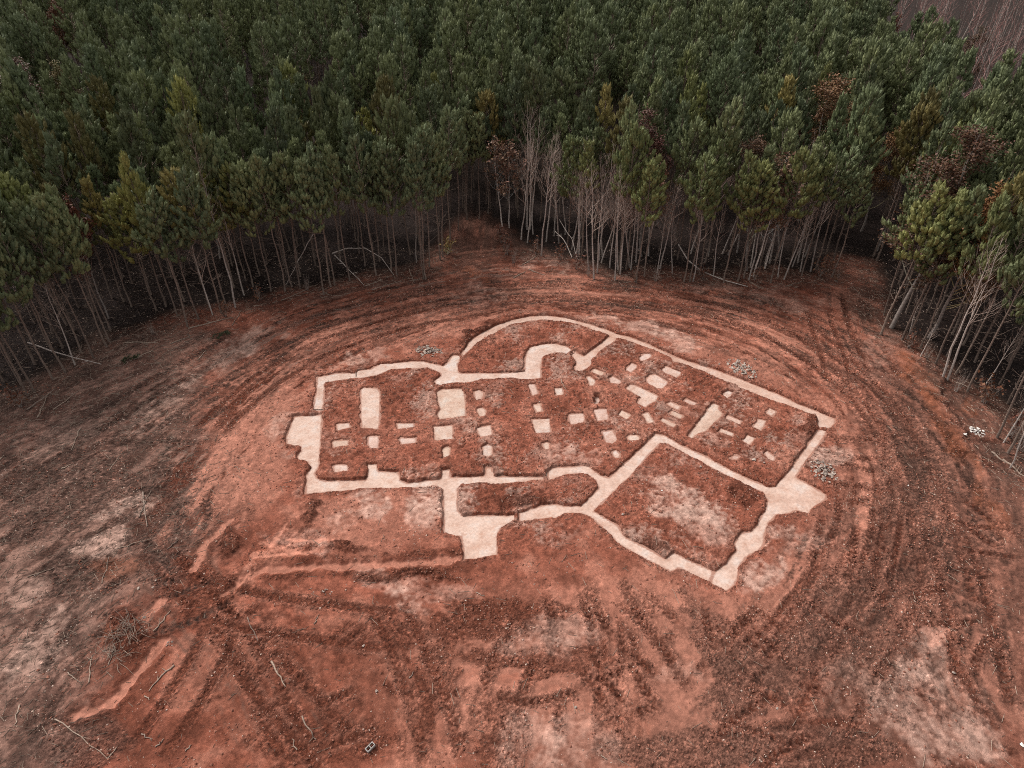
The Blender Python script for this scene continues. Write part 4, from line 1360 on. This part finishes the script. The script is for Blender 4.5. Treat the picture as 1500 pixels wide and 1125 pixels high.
# brush at the rim
for i, (u, v, s, lab) in enumerate([(742,372,1.0,"grey twiggy brush at the right mouth of the forest path"),(752,385,.8,"low grey brush between path and white-barked tree"),(735,355,.9,None),(845,395,.9,"leaning brush in front of the central saplings"),(862,405,.7,None),(1200,405,1.0,"brush under the pines near the right track"),(1225,412,.8,None),(1400,572,.8,"brush below the two white bare trees"),(1440,590,1.1,None),(1480,640,1.2,"brush at the right border of the forest"),(1495,660,1.1,None),(655,372,.9,"green-leaved shrub at the left mouth of the path"),(930,412,.7,None),(960,410,.8,None),(1030,408,.7,None),(1105,410,.7,None),(225,490,.6,None),(330,465,.7,None),(380,440,.8,None),(450,425,.7,None),(30,595,.9,None),(1330,510,.8,None),(1355,530,.8,None),(820,380,.8,None),(785,372,.9,None)]):
    x, y = unproj((u, v))[0]
    plant("shrub", SHRUBS[i % 3], x, y, s, i * 1.1, lab or "low leafless rim brush " + next(t for lim, t in ZONES if u < lim), "shrub", "brush along the forest rim", (.8, .68, .62) if u != 655 else (1.2, 1.5, .8), (0, 0), s * 1.1)

# ------------------------------------------------------------------ fallen poles, sticks, arches
def stick(name, pts_px, r, lab, cat, group, mat, lift=.03, zs=None):
    p = unproj(pts_px)
    if len(p) < 5:
        t = np.linspace(0, 1, len(p))
        T = np.linspace(0, 1, 7)
        q = np.column_stack([np.interp(T, t, p[:, 0]), np.interp(T, t, p[:, 1])])
        q[1:-1] += rng.normal(0, .03, (5, 2))
        zz = np.interp(T, t, zs) if zs else np.zeros(7)
    else:
        q, zz = p, np.array(zs) if zs else np.zeros(len(p))
    z = ground_z(q[:, 0], q[:, 1]) + lift + zz
    base = np.array([q[0, 0], q[0, 1], z[0]])
    P3 = np.column_stack([q, z]) - base
    mb = MB()
    mb.tube(P3, np.linspace(r, r * .45, len(P3)), 6)
    L = np.linalg.norm(P3[-1])
    for k in range(2 if L > 1.2 else 1):
        a = rng.integers(2, len(P3) - 1)
        d = rng.normal(0, 1, 3)
        d[2] = abs(d[2]) * .4
        mb.tube([P3[a], P3[a] + unit(d) * min(.5, L * .22)], [r * .5, r * .2], 4)
    o = link(name, mb.mesh(name, [mat]), None, base)
    return tag(o, lab, cat, group)

G1 = "sticks scattered over the clearing"
STICKS = [
 ([(398,970),(418,1005)],.05,"straight pale pole end lying above the wheel ruts, lower left"),([(443,1050),(463,1083)],.04,"straight thin pole lying below the pale pole, lower left"),
 ([(256,976),(238,990),(218,1012)],.045,"pale crooked branch right of the scraped trench"),([(212,1019),(219,1025)],.03,"short pale stick below the crooked branch"),
 ([(80,1053),(120,1080),(157,1111)],.03,"long thin stick pointing to a fork at lower left"),([(157,1111),(172,1094)],.025,"short arm of the fork at lower left"),([(29,1033),(22,1062)],.04,"pale straight stick near the left border"),
 ([(158,973),(170,945)],.03,"thin stick standing up from the brush heap"),([(163,780),(152,845)],.0,None),
 ([(210,722),(216,772)],.05,"dark upright branch on the pale patch at left"),([(204,758),(222,718)],.035,"thin twig crossing the dark branch at left"),
 ([(118,628),(105,660)],.04,"stick lying across the left track, upper one"),([(160,690),(175,668)],.03,"stick lying along the left ruts"),([(90,688),(104,681)],.045,"short white stick on the left track"),([(54,612),(72,575)],.05,"bare pole slanting out of the forest shade at left"),([(78,600),(114,574)],.035,"pale curved stick at the left forest edge"),
 ([(0,675),(6,668)],.05,"white stick end at the left border"),([(170,805),(222,790)],.03,"long thin twig below the pale left patch"),([(150,855),(160,815)],.03,"upright twig on the grey left ground"),([(245,805),(262,792)],.03,"short twig beside the dark wheel prints"),([(40,845),(80,832)],.03,"twig on the brown ground at left"),
 ([(250,505),(284,491)],.06,"pale broken log near the left rim"),([(184,502),(232,503)],.06,"grey log lying level at the left rim"),([(276,482),(340,466)],.06,"long log beside the spreading pine"),([(196,527),(224,513)],.05,"pole with green top lying at the left rim"),([(291,526),(302,513)],.04,"short pole on the pale left bank"),([(340,478),(354,455)],.04,"curved pole end near the left rim"),
 ([(412,440),(450,425)],.05,"log at the foot of the broad brushy pine"),([(535,419),(560,410)],.05,"log below the bent dead sapling"),([(545,425),(588,411)],.05,"long grey log at the left rim near the path"),([(600,395),(607,415)],.04,"pole leaning out below the path pines"),([(474,428),(486,433)],.035,"short stick below the broad brushy pine"),
 ([(568,437),(574,430)],.03,"small stick on the upper track"),([(752,408),(770,398)],.05,"pale stump branch at the mouth of the path"),([(775,395),(798,404)],.05,"crooked branch right of the path mouth"),([(765,388),(790,372)],.05,"fallen pole reaching the white-barked tree"),
 ([(1098,412),(1118,424)],.04,"fallen pole end at the right-hand row of trunks"),([(1150,420),(1175,412)],.04,"stick under the right-hand pines"),([(1452,662),(1474,677)],.07,"pale plank at the right border bank"),([(1470,672),(1500,700)],.07,"split log at the right border"),([(1400,560),(1425,570)],.04,"fallen twig bundle under the white bare trees"),
 ([(821,556),(829,571)],.03,"pale crooked twig near the centre of the house"),([(600,995),(606,985)],.03,"short stick on the dark red soil, lower middle"),([(697,868),(710,873)],.03,"small stick below the lower trench"),([(450,1066),(463,1085)],.0,None),([(880,1105),(890,1112)],.03,"small stick near the lower border, middle"),([(545,975),(548,968)],.0,None),([(270,905),(300,880)],.0,None),
 ([(225,925),(250,895)],.035,"long stick resting on the brush heap"),([(130,1000),(135,960)],.03,"thin stick left of the brush heap"),([(100,985),(118,1000)],.03,"forked stick left of the brush heap"),([(272,1100),(280,1090)],.03,"short pale stick on the ruts at lower left"),([(228,1094),(240,1082)],.035,"short dark stick near the lower left green scrap"),([(207,1074),(222,1085)],.035,"dark crooked stick above the short one, lower left"),([(457,1070),(448,1045)],.0,None),([(435,1098),(428,1082)],.03,"short twig right of the lower left ruts"),([(363,905),(380,945)],.03,"dark branch at the end of the wheel prints"),([(460,915),(468,900)],.03,"twig bunch on the red soil, lower left")]
for pts, r, lab in STICKS:
    if lab:
        stick("fallen_stick", pts, r, lab, "stick", G1, M_WOOD if "dark" not in lab else M_PBARK)
stick("fallen_pole", [(990,382),(1005,394),(1027,404),(1060,412),(1095,420)], .07, "long bowed fallen trunk in front of the right-hand row", "fallen trunk", "fallen trunks", M_GBARK, .08, [1.6, .9, .4, .1, 0])
stick("bent_sapling", [(488,380),(510,377),(537,378),(560,388),(577,404)], .06, "dead sapling bent into an arch at the left rim", "bent sapling", "fallen trunks", M_GBARK, .05, [.6, .9, 1.0, .7, 0])
stick("fallen_pole", [(57,536),(100,537),(149,535)], .06, "grey trunk leaning down from the dark left forest", "fallen trunk", "fallen trunks", M_GBARK, .05, [2.0, 1.0, .05])
stick("fallen_pole", [(493,392),(510,402),(533,418)], .05, "thin trunk leaning out below the bent sapling", "fallen trunk", "fallen trunks", M_GBARK, .05, [1.2, .6, 0])
stick("fallen_pole", [(470,405),(440,410),(420,418)], .05, "curved trunk leaning left between the left rim pines", "fallen trunk", "fallen trunks", M_GBARK, .05, [4.0, 1.6, 0])
stick("fallen_pole", [(40,600),(62,588),(82,575)], .06, "dark dead trunk end at the left forest edge", "fallen trunk", "fallen trunks", M_PBARK, .05, [0, .15, .3])
stick("fallen_pole", [(838,378),(825,368),(812,360)], .05, "bowed pole leaning left of the central saplings", "fallen trunk", "fallen trunks", M_GBARK, .05, [0, 1.2, 1.5])
stick("fallen_pole", [(846,380),(836,368),(818,352)], .04, "thinner bowed pole left of the central saplings", "fallen trunk", "fallen trunks", M_GBARK, .05, [0, 1.3, 2.2])

# ------------------------------------------------------------------ stones
def rock_mesh(name, seed, mat, flat=.55):
    rg = np.random.default_rng(seed)
    bm = bmesh.new()
    for p in rg.normal(0, 1, (11, 3)):
        p = p / np.linalg.norm(p) * rg.uniform(.7, 1.0)
        bm.verts.new((p[0] * .5, p[1] * .36, p[2] * .5 * flat))
    bmesh.ops.convex_hull(bm, input=bm.verts[:])
    for v in [v for v in bm.verts if not v.link_faces]:
        bm.verts.remove(v)
    me = bpy.data.meshes.new(name)
    bm.to_mesh(me)
    bm.free()
    me.materials.append(mat)
    return me
ROCKS = [rock_mesh("stone", 50 + i, M_STONE, [.5, .6, .35, .7, .45, .3][i]) for i in range(6)]
WROCKS = [rock_mesh("white_piece", 70 + i, M_WHITE, [.3, .25, .5, .4][i]) for i in range(4)]

def pile(cx, cy, ru, rv, ang, n, smin, smax, lab, meshes, name, part, cat, group):
    c0 = unproj((cx, cy))[0]
    t = thing(name, (c0[0], c0[1], float(ground_z(*c0)[0])), lab, cat, group)
    rg = np.random.default_rng(int(cx * 7 + cy))
    a = math.radians(ang)
    for i in range(n):
        r, ph = rg.random() ** .62, rg.uniform(0, 2 * math.pi)
        du, dv = r * ru * math.cos(ph), r * rv * math.sin(ph)
        q = unproj((cx + du * math.cos(a) - dv * math.sin(a), cy + du * math.sin(a) + dv * math.cos(a)))[0]
        s = rg.uniform(smin, smax) * (1.15 - .45 * r)
        o = link(part, meshes[i % len(meshes)], t)
        gz = float(ground_z(*q)[0]) - t.location.z
        o.location = (q[0] - c0[0], q[1] - c0[1], gz + (1 - r) * rg.uniform(0, .2) + s * .02)
        o.rotation_euler = (rg.normal(0, .45), rg.normal(0, .45), rg.uniform(0, 6.28))
        o.scale = (s, s * rg.uniform(.7, 1.2), s)

GP = "heaps of broken stone round the foundation"
pile(629, 514.5, 21, 8.5, 3, 120, .1, .42, "grey heap of broken stone above the upper left strip", ROCKS, "stone_pile", "stone", "stone pile", GP)
pile(1087, 541, 25, 10, 28, 125, .1, .44, "grey heap of broken stone beside the long upper right strip", ROCKS, "stone_pile", "stone", "stone pile", GP)
pile(1206, 690, 23, 13, 28, 125, .1, .44, "grey heap of flat broken slabs right of the right wall trench", ROCKS, "stone_pile", "stone", "stone pile", GP)
pile(1430, 632, 15, 7, 12, 34, .12, .4, "scatter of white broken pieces at the right forest bank", WROCKS, "debris_pile", "white_piece", "debris pile", "white debris")
pile(248, 944, 7, 4, 0, 9, .1, .26, "small knot of pale stones right of the scraped trench", ROCKS, "stone_pile", "stone", "stone pile", GP)
pile(1031, 535, 6, 3, 10, 8, .1, .24, "few pale stones touching the long upper right strip", ROCKS, "stone_pile", "stone", "stone pile", GP)
pile(480, 866, 8, 5, 0, 10, .08, .24, "few pale stones on the red soil below the left trench", ROCKS, "stone_pile", "stone", "stone pile", GP)
for cx, cy, s, me, lab in [(1411,639,.42,1,"single white piece left of the white debris"),(1104,676,.42,0,"pale boulder above the upper garage wall"),(1119,679,.2,0,"small pale stone right of the pale boulder"),(1053,534,.24,0,"pale stone left of the upper right heap"),(1106,527,.26,0,"pale stone on the track above the upper right heap"),(990,573,.2,0,"white stone between paired slabs and stepped bars"),(1026,684,.25,0,"white stone just inside the garage's upper wall"),(203,863,.24,0,"white stone near the dark wheel prints, left one"),(224,861,.2,0,"white stone near the dark wheel prints, right one"),(211,904,.25,0,"pale stone by the short scraped strip"),(1138,1038,.2,0,"white stone on the brown soil at lower right"),(1397,984,.28,0,"pale stone beside the pale patch at lower right"),(532,946,.22,0,"pale stone on the dark soil, lower middle"),(552,1013,.22,0,"pale stone above the concrete block"),(843,1036,.2,0,"pale stone between the upright ruts at lower middle"),(1497,1090,.3,1,"white scrap at the lower right border"),(912,754,.25,0,"pale stone at the lower left inside of the garage"),(970,718,.2,1,"small white stone inside the garage square"),(1330,712,.15,1,"tiny white stone on the right track")]:
    q = unproj((cx, cy))[0]
    o = link("loose_stone", (WROCKS if me else ROCKS)[int(cx) % 4], None, (q[0], q[1], float(ground_z(*q)[0]) + s * .1))
    o.scale = (s, s, s)
    o.rotation_euler = (.2, .1, cx)
    tag(o, lab, "stone", "loose stones in the clearing")

# concrete block with two cells
bx, by = unproj((543, 1097))[0]
bm = bmesh.new()
def slab_ring(bm):
    L, W, Hh, t = .40, .20, .19, .032
    xs = [-L / 2, -L / 2 + t, -t / 2, t / 2, L / 2 - t, L / 2]
    ys = [-W / 2, -W / 2 + t, W / 2 - t, W / 2]
    vg = {}
    def vv(i, j, k):
        if (i, j, k) not in vg:
            vg[(i, j, k)] = bm.verts.new((xs[i], ys[j], 0 if k == 0 else Hh))
        return vg[(i, j, k)]
    solid = lambda i, j: 0 <= i < 5 and 0 <= j < 3 and not (j == 1 and i in (1, 3))
    for i in range(5):
        for j in range(3):
            if not solid(i, j):
                continue
            bm.faces.new((vv(i, j, 1), vv(i + 1, j, 1), vv(i + 1, j + 1, 1), vv(i, j + 1, 1)))
            bm.faces.new((vv(i, j + 1, 0), vv(i + 1, j + 1, 0), vv(i + 1, j, 0), vv(i, j, 0)))
            for di, dj, a, b in ((0, -1, (i, j), (i + 1, j)), (1, 0, (i + 1, j), (i + 1, j + 1)), (0, 1, (i + 1, j + 1), (i, j + 1)), (-1, 0, (i, j + 1), (i, j))):
                if not solid(i + di, j + dj):
                    bm.faces.new((vv(*a, 0), vv(*b, 0), vv(*b, 1), vv(*a, 1)))
slab_ring(bm)
me = bpy.data.meshes.new("concrete_block")
bm.to_mesh(me)
bm.free()
me.materials.append(M_BLOCK)
o = link("concrete_block", me, None, (bx, by, float(ground_z(bx, by)[0]) + .01))
o.rotation_euler = (.12, -.1, math.radians(48))
tag(o, "grey hollow concrete block lying on the red soil near the lower border", "concrete block")

# brush heap beside the scraped trench
heap0 = unproj((185, 935))[0]
t = thing("brush_heap", (heap0[0], heap0[1], float(ground_z(*heap0)[0])), "dark tangled heap of twigs and roots beside the scraped trench", "brush heap")
for k in range(3):
    mb = MB()
    for i in range(42):
        ph, r = rng.uniform(0, 6.28), rng.random() ** .6
        du, dv = r * 48 * math.cos(ph), r * 17 * math.sin(ph)
        q = unproj((180 + du * .72 + dv * .7 + k * 4, 940 - du * .72 + dv * .7))[0]
        z = float(ground_z(*q)[0]) - t.location.z + rng.uniform(.02, .35 * (1 - r) + .05)
        d = rng.normal(0, 1, 3)
        d[2] *= .35
        L = rng.uniform(.3, 1.1)
        p = np.array([q[0] - heap0[0], q[1] - heap0[1], z])
        mb.tube([p, p + unit(d) * L * .5 + [0, 0, .05], p + unit(d) * L + rng.normal(0, .08, 3)], [.014, .011, .006], 4)
    link("twigs", mb.mesh("twigs", [[M_PBARK, M_PBARK, M_WOOD][k]]), t)['kind'] = 'stuff'

# green pine scraps dragged out to the rim
for cx, cy, lab in [(188,527,"fallen green pine top on the left bank"),(318,495,"green pine scrap below the curved pole at left")]:
    q = unproj((cx, cy))[0]
    mb, rg = MB(), np.random.default_rng(cx)
    mb.tube([[-.5, 0, .05], [0, .05, .1], [.6, 0, .08]], [.02, .015, .01], 4, 0)
    for i in range(14):
        p = np.array([rg.uniform(-.5, .7), rg.normal(0, .16), .1])
        needle_tuft(mb, p, np.array([rg.uniform(.3, 1), rg.normal(0, .6), .25]), .3, .2, 26, rg, 1, .55, False)
    o = link("pine_scrap", mb.mesh("pine_scrap", [M_PBARK, M_NEEDLE], False), None, (q[0], q[1], float(ground_z(*q)[0])))
    o.rotation_euler = (0, 0, .5)
    tag(o, lab, "pine scrap", "green pine scraps")

# ------------------------------------------------------------------ clods, chips, twigs and leaves strewn over the ground
def scatter(name, n, weight, size, mat, label, kind="rock", seed=1):
    rg = np.random.default_rng(seed)
    x = rg.uniform(-44, 46, n * 4)
    y = rg.uniform(12.5, 62, n * 4)
    u, v = proj(x, y)
    ok = (u > -60) & (u < 1560) & (v < 1180)
    x, y, u, v = x[ok], y[ok], u[ok], v[ok]
    i = np.clip(np.searchsorted(gx, x), 0, len(gx) - 1)
    j = np.clip(np.searchsorted(gy, y), 0, len(gy) - 1)
    w = weight.reshape(GX.shape)[j, i]
    k = rg.random(len(x)) < w
    x, y = x[k][:n], y[k][:n]
    z = ground_z(x, y)
    m = len(x)
    s = size[0] + (size[1] - size[0]) * rg.random(m) ** 3
    if kind == "rock":
        base = np.array([[1, 0, 0], [-1, 0, 0], [0, 1, 0], [0, -1, 0], [0, 0, 1], [0, 0, -1]], float)
        F = np.array([[0, 2, 4], [2, 1, 4], [1, 3, 4], [3, 0, 4], [2, 0, 5], [1, 2, 5], [3, 1, 5], [0, 3, 5]])
        V = base[None] * s[:, None, None] * rg.uniform(.55, 1.2, (m, 6, 1)) * np.array([1, .8, .65]) * .5
    elif kind == "twig":
        L = s[:, None]
        base = np.array([[-.5, -.5, 0], [.5, -.5, 0], [.5, .5, 0], [-.5, .5, 0], [-.5, 0, 1], [.5, 0, 1]], float)
        F = np.array([[0, 1, 5], [0, 5, 4], [2, 3, 4], [2, 4, 5], [0, 4, 3], [1, 2, 5]])
        V = base[None] * np.stack([s, np.full(m, .014) + s * .02, np.full(m, .02)], 1)[:, None, :]
    else:
        base = np.array([[-.5, 0, 0], [0, -.3, .06], [.5, 0, 0], [0, .3, .05]], float)
        F = np.array([[0, 1, 2], [0, 2, 3]])
        V = base[None] * s[:, None, None]
    a = rg.uniform(0, 6.28, m)
    ca_, sa_ = np.cos(a)[:, None], np.sin(a)[:, None]
    V = np.stack([V[..., 0] * ca_ - V[..., 1] * sa_, V[..., 0] * sa_ + V[..., 1] * ca_, V[..., 2]], -1)
    V[..., 0] += x[:, None]
    V[..., 1] += y[:, None]
    V[..., 2] += (z + (s * .12 if kind == "rock" else .01))[:, None]
    nb = len(base)
    FF = (F[None] + (np.arange(m) * nb)[:, None, None]).reshape(-1, 3)
    me = mesh_from(name, V.reshape(-1, 3), FF, mat, smooth=False)
    return tag(link(name, me), label, None, None, "stuff")

DA = np.full(NV, 9.)
DA[ni] = d_all
off_conc = (DA > .05).astype(float)
LWf = np.zeros(NV)
LWf[ni] = np.clip(lw + rim * .8, 0, 1)
IN = np.zeros(NV)
IN[ni] = inn
NZ = fbm(X * .7, Y * .7, 3, 90)
scatter("soil_clods", 60000, np.clip(RG ** 1.6 * sstep(.3, .7, NZ) * 1.3, 0, 1) * (off_conc * .96 + .04) * (1 - IN) * (1 - LWf * .75), (.045, .2), M_CLOD, "red clods strewn over the dug soil", "rock", 3)
scatter("pale_pebbles", 17000, np.clip(.15 + RG * .6, 0, 1) * sstep(.35, .75, NZ) * (off_conc * .97 + .03), (.035, .13), M_CHIP, "pale pebbles and wood chips on the soil", "rock", 4)
scatter("twig_litter", 15000, np.clip(LWf * .9 + .10, 0, 1) * off_conc * (1 - IN * .7), (.10, .65), M_WOOD, "fine twigs littered over the left ground and rim", "twig", 5)
scatter("fallen_leaves", 16000, np.clip(IN * .9 + LWf * .12, 0, 1), (.06, .14), M_FLOORLEAF, "dry leaves on the forest floor", "leaf", 6)
